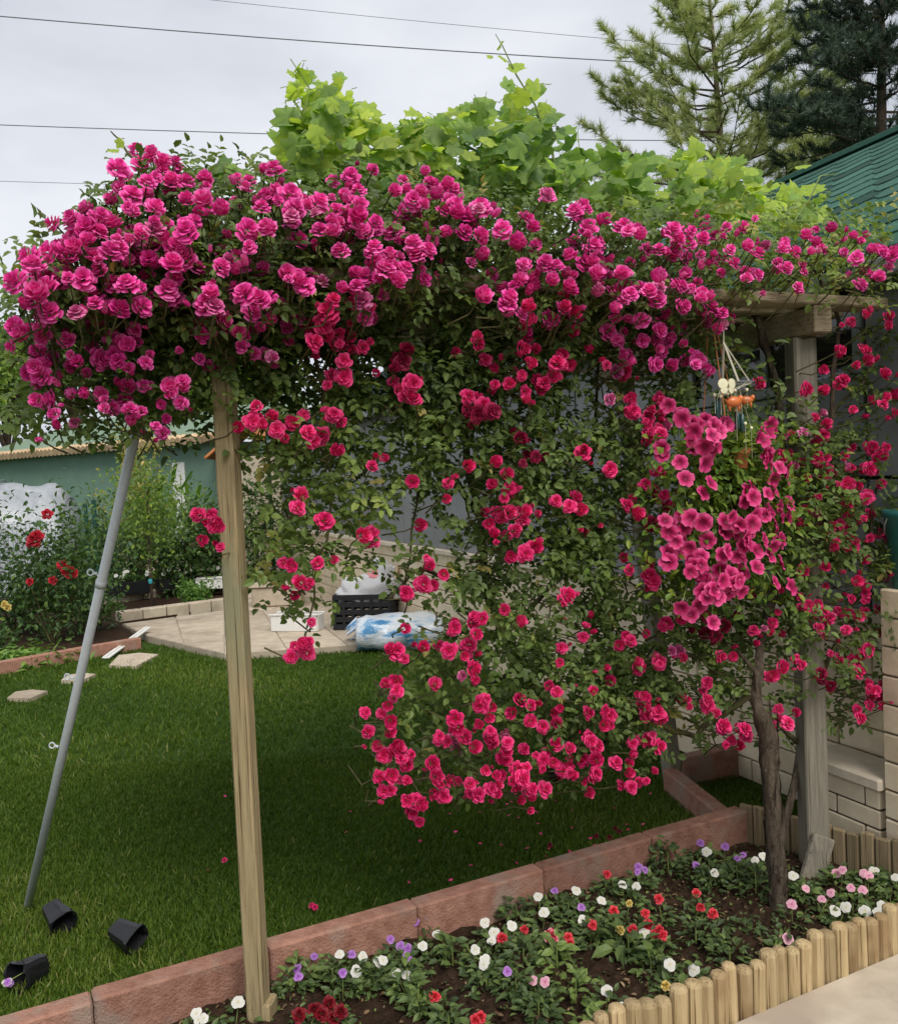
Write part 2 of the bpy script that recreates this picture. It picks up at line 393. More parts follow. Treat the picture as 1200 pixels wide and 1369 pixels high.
# clods lying on the soil
cl = MB()
for i in range(2600):
    u = random.random(); v_ = random.random()
    top = c0.lerp(c1, u / .62) if u < .62 else c1.lerp(c2, (u - .62) / .38)
    p = (LA - LE * 1.6 + LN * .06).lerp(LA + LE * 1.75 + LN * .06, u).lerp(top, v_ * .96); r_ = random.choice((.004, .006, .008, .011, .017))
    q = [Vector((p.x, p.y, bed_z(p.x, p.y) + r_ * .4)) + Vector(d) * r_ * random.uniform(.6, 1.2) for d in ((1, 0, 0), (-1, 0, 0), (0, 1, 0), (0, -1, 0), (0, 0, 1), (0, 0, -1))]
    cl.add(q, [(0, 2, 4), (2, 1, 4), (1, 3, 4), (3, 0, 4), (2, 0, 5), (1, 2, 5), (3, 1, 5), (0, 3, 5)])
tag(cl.build('soil_clods', 'soil', own=False), 'small crumbs of dark brown soil scattered over the flower bed', 'soil', kind='stuff')

# path of pale paving in front of the logs
pv = thing('paving', (1.6, 2.0, 0), None, None); tag(pv, kind='structure')
q0 = LA - LE * 2.6 - LN * .012
sb = MB()
bs = [q0, q0 + LE * 6, q0 + LE * 6 - LN * 3.2, q0 - LN * 3.2]
sb.prism([(p.x, p.y) for p in bs][::-1], .002, .006).build('paving_bed', 'mortar', pv)
for i in range(5):
    for j in range(3):
        c = q0 + LE * (.58 + i * 1.2) - LN * (.54 + j * 1.1)
        MB().box((c.x, c.y, .02), (1.192, 1.092, .03), frame(LE, LN, UP), .006).build('paving_slab', 'paving', pv)

# kerbs of red stones
def kerb(name, pts, label, h=.14, wd=.075, ln=.55, lift=0):
    t = thing(name, pts[0], label, 'kerb')
    for a, b_ in zip(pts[:-1], pts[1:]):
        e = Vector((b_.x - a.x, b_.y - a.y, 0)); tot = e.length; e.normalize(); n_ = Vector((-e.y, e.x, 0))
        k = max(1, round(tot / ln)); l_ = tot / k
        for i in range(k):
            c = a + e * (l_ * (i + .5)) + n_ * (wd / 2) + n_ * random.uniform(-.003, .003)
            rot = frame(e, n_, UP) @ Matrix.Rotation(random.uniform(-.006, .006), 3, 'Y') @ rotz(random.uniform(-.006, .006))
            MB().box((c.x, c.y, h / 2 - .01 + lift + random.uniform(-.003, .003)), (l_ - .003, wd, h + .02), rot, .007).build('kerb_stone', 'kerb', t)
    return t
kerb('lawn_kerb', [KA - KE * 1.3, KB], 'long straight red stone kerb between lawn and flower bed', .145)
kc = G(905, 1058); kd = G(1022, 1032)
kerb('corner_kerb', [KB + KN * .078 + KE * .02 - KE * .03, Vector((kc.x, kc.y, 0))], 'short red stone kerb running back from the bed corner to the leaning post', .12)
kerb('return_kerb', [Vector((kc.x, kc.y, 0)) + KE * .09, Vector((kd.x, kd.y, 0)) + KE * .25], 'short red stone kerb reaching the house beside the leaning post', .15, lift=.005)
ka = G(20, 899); kb_ = G(190, 868)
kerb('border_kerb', [ka - (kb_ - ka).normalized() * 1.5, kb_], 'low weathered red kerb edging the border with the red rose shrub', .12, .09)

# log edging along the path
le = thing('log_edging', LA - LE * .9, 'low edging of pale round-topped logs between flower bed and paving', 'edging')
x = -.95; k = 0
while x < 1.35:
    r_ = random.uniform(.021, .027); c = LA + LE * (x + r_) + LN * (.012 + random.uniform(-.003, .003))
    h = .185 + random.uniform(-.018, .012) + .004 * math.sin(x * 9)
    lean = Vector((random.uniform(-.02, .02), random.uniform(-.02, .02), 1))
    MB().lathe((c.x, c.y, -.03), [(r_ * .98, 0), (r_, .06), (r_ * .99, h + .018), (r_ * .86, h + .026), (r_ * .5, h + .031), (.001, h + .032)], 9, lean).build('log', 'log_wood', le, smooth=False)
    x += 2 * r_ + .001; k += 1
for zz in (.05, .12):
    pts = [LA + LE * (-.95 + i * .1) + LN * .041 + UP * zz for i in range(24)]
    MB().tube(pts, .0015, 4).build('binding_wire', 'wire_grey', le)
# old palisade at the house end of the bed
pe = thing('palisade_edging', WA, 'low weathered brown palisade between flower bed and block wall', 'edging')
x = -.02
while x < 1.25:
    r_ = random.uniform(.026, .034); c = WA + WE * (x + r_); h = .15 + random.uniform(-.012, .010) + .02
    MB().box((c.x, c.y, h / 2 - .02), (2 * r_ - .003, .022, h + .04), frame(WE, Vector((-WE.y, WE.x, 0)), UP) @ rotz(random.uniform(-.05, .05)), .007).build('pale', 'old_pale', pe)
    x += 2 * r_

# ------------------------------------------------------------------ patio by the crate
PZ = .075
pt = thing('patio', G(300, 881), None, None); tag(pt, kind='structure')
def gxy(px, py, z=PZ): p = G(px, py, z); return (p.x, p.y)
pA, pB, pC, pD = gxy(198, 850), gxy(300, 873), gxy(700, 846), gxy(560, 812)
pE = gxy(300, 816); pF = gxy(163, 834)
base = [pA, pB, pC, pD, pE, pF]
MB().prism(base, -.02, PZ - .012).build('patio_base', 'slab', pt)
def slab_quad(par, corners, z0, z1, mname='slab', name='paving_slab', inset=.006):
    c = Vector((sum(p[0] for p in corners) / len(corners), sum(p[1] for p in corners) / len(corners), 0))
    q = []
    for p in corners:
        d = Vector((p[0] - c.x, p[1] - c.y, 0)); q.append(tuple((c + d * (1 - inset / max(d.length, .01) * 1.4)))[:2])
    mm = MB(); mm.prism(q, z0, z1 - .006)
    n = len(q); q2 = [tuple((c + (Vector((p[0], p[1], 0)) - c) * (1 - .006 / max((Vector((p[0], p[1], 0)) - c).length, .01)))[:2]) for p in q]
    vs_ = [(p[0], p[1], z1 - .006) for p in q] + [(p[0], p[1], z1) for p in q2]
    mm.add(vs_, [tuple(range(n, 2 * n))] + [(i, (i + 1) % n, n + (i + 1) % n, n + i) for i in range(n)])
    return mm.build(name, mname, par)
def lerp2(a, b_, t): return (a[0] + (b_[0] - a[0]) * t, a[1] + (b_[1] - a[1]) * t)
# left wedge and the main field in a grid of slabs
fl = [pA, pB, pE, pF]; fr_ = [pB, pC, pD, pE]
for (a, b_, c, d), nu, nv in ((fl, 2, 3), (fr_, 5, 3)):
    for i in range(nu):
        for j in range(nv):
            def uv(u, v_): return lerp2(lerp2(a, b_, u), lerp2(d, c, u), v_)
            slab_quad(pt, [uv(i / nu, j / nv), uv((i + 1) / nu, j / nv), uv((i + 1) / nu, (j + 1) / nv), uv(i / nu, (j + 1) / nv)], -.01, PZ + random.uniform(-.003, .004))
bq = [pE, pD, gxy(650, 800), gxy(350, 782)]
for i in range(4):
    slab_quad(pt, [lerp2(bq[0], bq[1], i / 4), lerp2(bq[0], bq[1], (i + 1) / 4), lerp2(bq[3], bq[2], (i + 1) / 4), lerp2(bq[3], bq[2], i / 4)], -.01, PZ + random.uniform(-.003, .003))
# low stone border behind it, one block after another
bo = thing('stone_border', G(163, 838), 'low border of pale sandstone blocks at the back of the patio', 'border')
def block_row(par, a, b_, k, h, wd, z=0, name='stone'):
    a = Vector((*a, 0)); b_ = Vector((*b_, 0)); e = (b_ - a); l_ = e.length / k; e.normalize(); n_ = Vector((-e.y, e.x, 0))
    for i in range(k):
        c = a + e * (l_ * (i + .5)) + n_ * wd / 2
        MB().box((c.x, c.y, z + h / 2), (l_ - .012, wd, h), frame(e, n_, UP) @ rotz(random.uniform(-.015, .015)), .012).build(name, 'slab', par)
block_row(bo, gxy(160, 836, 0), gxy(312, 815, 0), 5, .16, .16)
bo2 = thing('raised_bed_edge', G(150, 806), 'far row of brown stone blocks under the seedling troughs', 'border')
block_row(bo2, gxy(120, 815, 0), gxy(318, 787, 0), 6, .15, .2)
bk = thing('sandstone_block', G(365, 815), 'large tan sandstone block on the patio behind the white box', 'block')
e = Vector((*gxy(405, 812), 0)) - Vector((*gxy(335, 815), 0)); e.normalize(); c = G(368, 812, PZ)
MB().box((c.x, c.y + .25, PZ + .128), (.62, .4, .25), frame(e, Vector((-e.y, e.x, 0)), UP), .015).build('stone_body', 'slab', bk)
MB().box((c.x, c.y + .25, PZ + .268), (.68, .46, .03), frame(e, Vector((-e.y, e.x, 0)), UP), .008).build('stone_cap', 'slab', bk)
# soil of the border behind the kerb
bsv = [G(-60, 905), G(60, 886), G(190, 866), G(163, 836), G(330, 812), G(330, 770), G(-120, 785)]
MB().prism([(p.x, p.y) for p in bsv], 0, .04).build('border_soil', 'soil', own=False)['kind'] = 'structure'
# stepping stones in the grass
for (x0, y0, x1, y1), lb in (((10, 927, 64, 938), 'smallest stepping stone in the lawn, farthest from the patio'), ((82, 904, 128, 914), 'thin stepping stone behind the metal pole'), ((146, 877, 212, 894), 'broad pale stepping stone below the white plank')):
    q = [G(x0, y1), G(x0 + (x1 - x0) * .55, y1 + 1), G(x1, y0 + 2), G(x0 + (x1 - x0) * .62, y0), G(x0 + (x1 - x0) * .2, y0 + 3)]
    st = MB().prism([(p.x, p.y) for p in q], 0, .032).build('stepping_stone', 'slab'); tag(st, lb, 'stone', 'stepping stones in the lawn')

# ------------------------------------------------------------------ the house
def fp(s, out, z): return HO + HS * s + HN * out + UP * z
HR = frame(HS, HN, UP)
S0, S1 = -10.6, 2.5; BZ = .92; EZ = 2.43
hs = thing('house', fp(0, 0, 0), 'grey panelled house with pale block base and green shingle roof', 'house')
def hbox(name, mt, s0, s1, o0, o1, z0, z1, par=None, bev=.004):
    c = fp((s0 + s1) / 2, (o0 + o1) / 2, (z0 + z1) / 2)
    return MB().box(c, (s1 - s0, o1 - o0, z1 - z0), HR, bev).build(name, mt, par or hs)
hbox('wall_core', 'dark_gap', S0, S1, -6.2, -.03, 0, EZ)
bw = hbox('base_wall', 'mortar', S0 + .01, S1 - .01, -.03, .004, 0, BZ)
# block courses
h = BZ / 8
for r_ in range(8):
    s = S0 + .02 + (.22 if r_ % 2 else 0)
    while s < S1 - .1:
        l_ = random.uniform(.38, .46) if s > -4.4 else 1.3
        e_ = min(s + l_, S1 - .02)
        hbox('block', 'block', s + .004, e_ - .004, -.01, .03 + random.uniform(-.003, .003), r_ * h + .004, (r_ + 1) * h - .004, bw, .005)
        s = e_
for i in range(9):
    a = S0 + i * (S1 - S0) / 9; hbox('ledge', 'ledge', a + .003, a + (S1 - S0) / 9 - .003, -.02, .075, BZ + .002, BZ + .047, None, .006)
# grey panels with dark joints
n_ = 11; wd = (S1 - S0) / n_
for i in range(n_):
    a = S0 + i * wd
    for z0, z1 in ((BZ + .05, 1.53), (1.545, 2.40)):
        if z0 > 1.5 and a <= .55 < a + wd:                 # the added dark pane takes this panel's place below and above
            continue
        hbox('wall_panel', 'grey_panel', a + .008, a + wd - .008, -.03, .012, z0, z1)
iw = int((.55 - S0) / wd); a = S0 + iw * wd
hbox('wall_panel', 'grey_panel', a + .008, a + wd - .008, -.03, .012, 1.545, 1.93)
wi = hbox('shade_pane', 'shade_glass', a + .05, a + wd - .05, -.028, -.01, 1.97, 2.38)  # added dark pane, no real opening: stands for shade under the pergola boards
for (s0, s1, z0, z1) in ((a + .008, a + wd - .008, 1.935, 1.985), (a + .008, a + wd - .008, 2.36, 2.41), (a + .008, a + .058, 1.986, 2.359), (a + wd - .058, a + wd - .008, 1.986, 2.359), (a + wd / 2 - .02, a + wd / 2 + .02, 1.986, 2.359)):
    hbox('frame', 'grey_frame', s0, s1, -.009, .02, z0, z1, wi)  # bars round the added shade pane
# door handle far along the wall
hh = fac(402, 735, .03); MB().tube([hh, hh + HN * .05, hh + HN * .05 + HS * .12], .012, 6).build('handle', 'dark_gap', hs)
# pedestal beside the steps
sA = (fac(1094, 1010, .22) - HO).dot(HS); sB = (fac(1192, 1010, .22) - HO).dot(HS)
pd = thing('block_pedestal', fp((sA + sB) / 2, .2, 0), 'low pale block pedestal with a stone cap at the end of the bed', 'pedestal')
def pbox(name, mt, s0, s1, o0, o1, z0, z1, bev=.005):
    MB().box(fp((s0 + s1) / 2, (o0 + o1) / 2, (z0 + z1) / 2), (s1 - s0, o1 - o0, z1 - z0), HR, bev).build(name, mt, pd)
PT = EYE.z - (1018 - 615) / F * 3.62
pbox('core', 'mortar', sA + .006, sB - .006, .085, .284, 0, PT - .05)
for r_ in range(4):
    z0 = (PT - .055) * r_ / 4; z1 = (PT - .055) * (r_ + 1) / 4; cut = sA + (sB - sA) * (.8 if r_ % 2 else .42)
    for s0, s1 in ((sA, cut), (cut, sB)):
        pbox('block', 'block', s0 + .003, s1 - .003, .08, .29, z0 + .003, z1 - .003)
pbox('cap', 'ledge', sA - .025, sB + .02, .079, .315, PT - .05, PT, .008)
# corner pier standing on the ledge side, right of the roses
pr = thing('block_pier', fp(sB + .16, .1, 0), 'tall pale block pier of the porch beside the pedestal', 'pier')
for r_ in range(10):
    z0 = r_ * .112; MB().box(fp(sB + .228, .19, z0 + .056), (.40, .215, .106), HR, .006).build('block', 'block', pr)
MB().box(fp(sB + .228, .19, .558), (.385, .20, 1.11), HR, .002).build('core', 'mortar', pr)

# roof with shingles
RW, RZ = -3.0, 4.2; o0 = .15
rf = MB(); k0, k1 = S0 - .2, S1 + .3
up_ = (fp(0, RW, RZ) - fp(0, o0, EZ)).normalized(); rn = HS.cross(up_); rn = rn if rn.z > 0 else -rn
sl_len = (fp(0, RW, RZ) - fp(0, o0, EZ)).length
rf.add([fp(k0, o0, EZ), fp(k1, o0, EZ), fp(k1, RW, RZ), fp(k0, RW, RZ), fp(k1, RW * 2 - o0, EZ), fp(k0, RW * 2 - o0, EZ),
        fp(k0, o0, EZ - .06), fp(k1, o0, EZ - .06), fp(k1, RW, RZ - .06), fp(k0, RW, RZ - .06), fp(k1, RW * 2 - o0, EZ - .06), fp(k0, RW * 2 - o0, EZ - .06)],
       [(0, 1, 2, 3), (3, 2, 4, 5), (7, 6, 9, 8), (8, 9, 11, 10), (6, 7, 1, 0), (10, 11, 5, 4), (1, 7, 8, 2), (2, 8, 10, 4), (6, 0, 3, 9), (9, 3, 5, 11)])
roof = rf.build('roof', 'roof_base', hs, own=False)
sw, sh = .34, .215
sm = MB(); t_ = .007
pf = [(-.5, .02), (-.5, sh * .55), (-.5, sh * 1.5), (.5, sh * 1.5), (.5, .02 + sh * .4), (.5, .02), (.30, -sh * .12), (-.30, -sh * .12)]
pf = [(-.478, sh * .50), (-.478, sh * 1.40), (.478, sh * 1.40), (.478, sh * .50), (.13, 0), (-.13, 0)]
n8 = len(pf)
vs_ = [(p[0] * sw, p[1], .004 + t_ * (1 - p[1] / (sh * 1.40)) * 1.4) for p in pf]; vb = [(v_[0], v_[1], -.004) for v_ in vs_]
sm.add(vs_ + vb, [tuple(range(n8))[::-1]] + [(i, (i + 1) % n8, n8 + (i + 1) % n8, n8 + i) for i in range(n8)])
shm = sm.mesh('shingle', 'shingle'); RR = frame(HS, up_, rn if HS.cross(up_).z > 0 else -rn)
shm.flip_normals() if HS.cross(up_).z > 0 else None
far = MB(); cnt = 0
for r_ in range(int(sl_len / sh)):
    nS = int((k1 - k0) / sw)
    for i in range(nS):
        s = k0 + (i + .5 + (.5 if r_ % 2 else 0)) * sw
        p = fp(s, o0, EZ) + up_ * (r_ * sh) + rn * .004
        q = proj(p)
        if 960 < q[0] < 1240 and q[1] < 400 and cnt < 300 and p.y > 1:
            o = link('shingle', shm, roof, p); o.rotation_euler = (RR @ rotz(random.uniform(-.012, .012))).to_euler(); cnt += 1
        elif 600 < q[0] < 1900 and p.y > .5:
            far.add([p + RR @ Vector(v_) for v_ in vs_], [tuple(range(n8))])
tag(far.build('shingles_beyond', 'shingle', roof, own=False), kind='stuff')
hbox('gutter', 'grey_frame', k0, k1, o0 + .005, o0 + .055, EZ - .10, EZ - .03)
hbox('ridge_cap', 'shingle', k0, k1, RW - .1, RW + .1, RZ - .02, RZ + .025)
# bucket on the ledge
bc = fac(1192, 760, .0); sbk = (bc - HO).dot(HS); bp = fp(sB + .11, .19, 1.119)
bu = thing('bucket', bp, 'teal plastic bucket standing on the block pier by the house', 'bucket')
MB().lathe(bp, [(.001, .004), (.085, 0), (.11, .27), (.12, .275), (.12, .30), (.108, .30), (.085, .02), (.001, .02)], 18).build('shell', 'teal_plastic', bu, smooth=True)
MB().tube([bp + Vector((.11 * math.cos(a_), .11 * math.sin(a_), .27 - .10 * abs(math.sin(a_)))) for a_ in [i * math.pi / 10 for i in range(11)]], .003, 5).build('handle', 'galvanised', bu)

# ------------------------------------------------------------------ pergola
pg = thing('pergola', PA, 'timber pergola with square posts and plank top carrying the roses', 'pergola')
def post(foot, head, sx, sy, rz, mt, name='post'):
    foot, head = Vector(foot), Vector(head); ax = (head - foot); l_ = ax.length; ax.normalize()
    xa = rotz(rz) @ EX; xa = (xa - ax * xa.dot(ax)).normalized(); ya = ax.cross(xa)
    return MB().box((foot + head) / 2, (sx, sy, l_), frame(xa, ya, ax), .006).build(name, mt, pg)
ZB = 2.09
post(PA - UP * .05, Vector((PA.x, PA.y, ZB)) + EX * -.01, .057, .057, R(-34), 'post_wood')
post(PA - UP * .04 + EX * .012, PA + UP * .085 + EX * .012, .072, .068, R(-30), 'post_wood', 'post_stub')
post(PB - UP * .05, Vector((PB.x, PB.y, ZB)), .09, .085, R(-18), 'grey_wood')
post(PB - EX * .10 + NF * .06 - UP * .03, PB - EX * .005 + NF * .055 + UP * .175, .095, .028, R(-10), 'grey_wood', 'brace')
rb = G(902, 1056); post(rb - UP * .05, front(846, 560, 1.15) * 1.0 if False else Vector((PB.x, PB.y, 0)) - NF * 1.22 + UP * ZB + EX * .02, .075, .075, R(5), 'grey_wood')
RL = PA - NF * 1.2 + EX * .19; post(RL - UP * .05, Vector((RL.x, RL.y, ZB)), .06, .06, R(5), 'grey_wood')
def pbeam(name, a, b_, wv, hv, mt, side):
    a, b_ = Vector(a), Vector(b_); ax = (b_ - a); l_ = ax.length; ax.normalize(); ya = UP.cross(ax)
    MB().box((a + b_) / 2, (l_, wv, hv), frame(ax, ya, UP), .005).build(name, mt, pg)
for t in (0.0, PLEN):
    c = Vector((PA.x, PA.y, 0)) + EX * t + UP * (ZB + .052)
    pbeam('cross_beam', c + NF * .12, c - NF * 1.36, .085, .10, 'beam_wood', 0)
for i in range(8):
    t = .06 - i * .195; c = Vector((PA.x, PA.y, 0)) + NF * t + UP * (ZB + .125)
    pbeam('plank', c - EX * (.30 + random.uniform(-.05, .05)), c + EX * (PLEN + .34 + random.uniform(-.04, .03)) if i else c + EX * (PLEN + .335), .115, .038, 'beam_wood', 0)
# steel hook under the right end
hk = front(1083, 412, -.03)
MB().tube([hk, hk - UP * .05, hk - UP * .08 + EX * .008, hk - UP * .105 + EX * .03, hk - UP * .09 + EX * .045], .004, 6).build('hook', 'galvanised', pg)
# ================================================================== lawn grass
KAv = np.array(KA[:2]); KEv = np.array(KE[:2]); KNv = np.array(KN[:2])
def lawn_ok(x, y):
    d = (x - KAv[0]) * KNv[0] + (y - KAv[1]) * KNv[1]; ok = d > .085
    ho = (x - HO.x) * HN.x + (y - HO.y) * HN.y; ok &= ho > .06
    P = [Vector((*q, 0)) for q in (pA, pB, pC)]
    def side(a, b_): return (b_.x - a.x) * (y - a.y) - (b_.y - a.y) * (x - a.x)
    ok &= ~((side(P[0], P[1]) > 0) & (side(P[1], P[2]) > 0) & (y > 7.5))
    e = (kb_ - ka); ok &= ~((e.x * (y - ka.y) - e.y * (x - ka.x)) > -.02)
    return ok
def grass(name, n, y0, y1, hmin, hmax, wd, label):
    y = np.sqrt(RNG.uniform(y0 ** 2, y1 ** 2, n)); x = RNG.uniform(-.85, .45, n) * y
    k = lawn_ok(x, y); x, y = x[k], y[k]; n = len(x)
    patch = .5 + .25 * np.sin(x * 2.3 + 1.1 * np.sin(y * 1.7)) + .25 * np.sin(y * 3.1 + x * 1.3)
    P = np.stack([x, y, np.zeros(n)], 1); a = RNG.uniform(0, 2 * np.pi, n)
    bend = np.stack([np.cos(a), np.sin(a), -.15 * np.ones(n)], 1) * RNG.uniform(.2, 1.0, n)[:, None]
    A = np.stack([RNG.normal(0, .28, n), RNG.normal(0, .28, n), np.ones(n)], 1)
    t = np.clip(.12 + .55 * patch + RNG.normal(0, .18, n), 0, .93); t[RNG.random(n) < .012 + .05 * (patch > .8)] = 1
    o = blades(name, P, A, RNG.uniform(hmin, hmax, n) * (.8 + .35 * patch), wd * RNG.uniform(.7, 1.3, n), bend, t, 'grass')
    return tag(o, label, 'grass', kind='stuff')
grass('lawn_grass', 185000, 2.4, 5.2, .022, .045, .0045, 'short green mown grass of the lawn near the flower bed')
grass('lawn_grass', 110000, 5.2, 10.5, .028, .055, .008, 'short green mown grass of the lawn stretching to the patio')
# a fringe of longer grass along the kerb
n = 5000; t = RNG.uniform(-.9, (KB - KA).length, n)
P = np.stack([KA.x + KE.x * t + KN.x * .10, KA.y + KE.y * t + KN.y * .10, np.zeros(n)], 1) + np.stack([RNG.normal(0, .02, n), RNG.normal(0, .02, n), np.zeros(n)], 1) * 1
P += np.outer(np.abs(RNG.normal(0, .02, n)), np.array([KN.x, KN.y, 0]))
a = RNG.uniform(0, 6.28, n); bend = np.stack([np.cos(a), np.sin(a), 0 * a], 1) * .6
tag(blades('kerb_grass', P, np.stack([RNG.normal(0, .2, n), RNG.normal(0, .2, n), np.ones(n)], 1), RNG.uniform(.05, .11, n), np.full(n, .005), bend, np.clip(RNG.normal(.45, .2, n), 0, .95), 'grass'), 'longer unmown grass blades against the red kerb', 'grass', kind='stuff')

# ================================================================== flower shapes
def rose_mesh(key, mt, seed, shut=0.0):
    rg = random.Random(seed); m = MB(); tint = []
    rings = [(7, .3, 1.0, -.28, -.10, .64, -.10), (7, .3, .95, -.05, .20, .58, -.08), (6, .25, .78, .15, .46, .50, -.05), (6, .15, .52, .32, .64, .40, -.02), (4, .05, .25, .45, .72, .26, .02)]
    for ri, (n, r0, r1, z0, z1, wd, curl) in enumerate(rings):
        off = rg.random() * 6.28
        for k in range(n):
            a = off + 6.283 * k / n + rg.uniform(-.3, .3); ca, sa = math.cos(a), math.sin(a); sc = rg.uniform(.76, 1.14); dz = rg.uniform(-.09, .09)
            vs_ = []
            for v_, (rr, zz, ww) in enumerate(((r0, z0, .35), (r0 + (r1 - r0) * .62, z0 + (z1 - z0) * .75, 1.0), (r1, z1 + curl, .72))):
                for u in (-1, 0, 1):
                    w_ = u * wd * ww * sc * .62; rr2 = (rr * sc - (.10 * abs(u) * (v_ == 2))) * (1 - shut * .45 * (v_ > 0)); zz2 = zz + dz * (v_ / 2) + shut * (.0, .35, .75)[v_] * (1 if ri < 3 else .3) - (.09 * abs(u) if ri < 2 else -.02 * abs(u)) + rg.uniform(-.045, .045)
                    vs_.append((rr2 * ca - w_ * sa, rr2 * sa + w_ * ca, zz2))
                    tint.append(min(1, max(0, (.12, .5, .86)[v_] + rg.uniform(-.15, .15) - (.12 if ri == 4 else 0))))
            m.add(vs_, [(0, 1, 4, 3), (1, 2, 5, 4), (3, 4, 7, 6), (4, 5, 8, 7)])
    return m.mesh(key, mt, smooth=True, tint=tint)
def flat_flower(key, mt, lobes, seed, throat=.28, depth=.35):
    """open funnel with a lobed rim (petunia)"""
    rg = random.Random(seed); m = MB(); n = lobes * 4; tint = [0.0]; vs_ = [(0, 0, -depth)]
    for rr, zz, tt in ((throat, -depth * .45, .0), (.64, .02, .55), (1.0, .03, .95)):
        for k in range(n):
            a = 6.283 * k / n; lob = 1 - (.17 if rr > .9 else .04) * (math.cos(a * lobes) > .9) + rg.uniform(-.05, .05) * (rr > .9)
            vs_.append((rr * lob * math.cos(a), rr * lob * math.sin(a), zz + rg.uniform(-.15, .15) * (rr > .5) - (.10 * (math.cos(a * lobes) < -.4) if rr > .5 else 0))); tint.append(max(0, min(1, tt - (.28 * (math.cos(a * lobes) > .9) if rr < .9 else .12 * (math.cos(a * lobes) > .9)))))
    fs = [(0, 1 + k, 1 + (k + 1) % n) for k in range(n)]
    for r_ in range(2): fs += [(1 + r_ * n + k, 1 + (r_ + 1) * n + k, 1 + (r_ + 1) * n + (k + 1) % n, 1 + r_ * n + (k + 1) % n) for k in range(n)]
    m.add(vs_, fs); return m.mesh(key, mt, smooth=True, tint=tint)
def pansy_mesh(key, mt, seed):
    """five overlapping rounded petals, dark at the eye"""
    rg = random.Random(seed); m = MB(); tint = []
    for i, (a, r_, zz) in enumerate(((1.05, .62, -.06), (2.09, .62, -.09), (.1, .58, .02), (3.04, .58, .03), (4.71, .70, .07))):
        cx, cy = math.cos(a) * .42, math.sin(a) * .42; vs_ = [(0, 0, zz * .3)]; tint.append(.02)
        for k in range(8):
            b_ = a + (k / 7 - .5) * 4.6; vs_.append((cx + r_ * math.cos(b_), cy + r_ * math.sin(b_), zz + rg.uniform(-.07, .07) - .08)); tint.append(.55 + rg.uniform(0, .45))
        vs_.append((cx, cy, zz + .04)); tint.append(.45)
        m.add(vs_, [(9, k, k + 1) for k in range(1, 8)] + [(9, 0, 1), (9, 8, 0)])
    return m.mesh(key, mt, smooth=True, tint=tint)
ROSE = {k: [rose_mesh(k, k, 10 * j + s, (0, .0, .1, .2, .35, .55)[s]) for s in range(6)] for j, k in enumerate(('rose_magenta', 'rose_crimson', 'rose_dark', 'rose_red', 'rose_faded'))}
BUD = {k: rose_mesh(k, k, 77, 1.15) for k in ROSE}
PETU = [flat_flower('petunia', 'petunia', 5, s) for s in range(3)]
def aim(d, spin):
    return Vector(d).to_track_quat('Z', 'Y') @ Matrix.Rotation(spin, 3, 'Z').to_quaternion()
def flower(name, me, parent, p, d, r_):
    o = link(name, me, parent, p); o.rotation_euler = aim(d, random.uniform(0, 6.28)).to_euler(); o.scale = (r_,) * 3; return o
def merged(name, items, m, parent):
    """many small flowers as one part: items (mesh, place, direction, radius)"""
    V, Fc, T = [], [], []; k = 0; cache = {}
    for me, p, d, r_ in items:
        if me.name not in cache:
            co = np.empty(len(me.vertices) * 3); me.vertices.foreach_get('co', co); t = np.empty(len(me.vertices)); me.attributes['tint'].data.foreach_get('value', t)
            me.calc_loop_triangles(); f_ = np.empty(len(me.loop_triangles) * 3, dtype=np.int32); me.loop_triangles.foreach_get('vertices', f_)
            cache[me.name] = (co.reshape(-1, 3), f_.reshape(-1, 3), t)
        co, f_, t = cache[me.name]; q = np.array(aim(d, random.uniform(0, 6.28)).to_matrix())
        V.append(co @ q.T * r_ + np.array(p)); Fc.append(f_ + k); T.append(np.clip(t + random.uniform(-.2, .2), 0, 1)); k += len(co)
    o = rawmesh(name, np.concatenate(V), np.concatenate(Fc), m, parent, np.concatenate(T)); o['kind'] = 'stuff'; return o

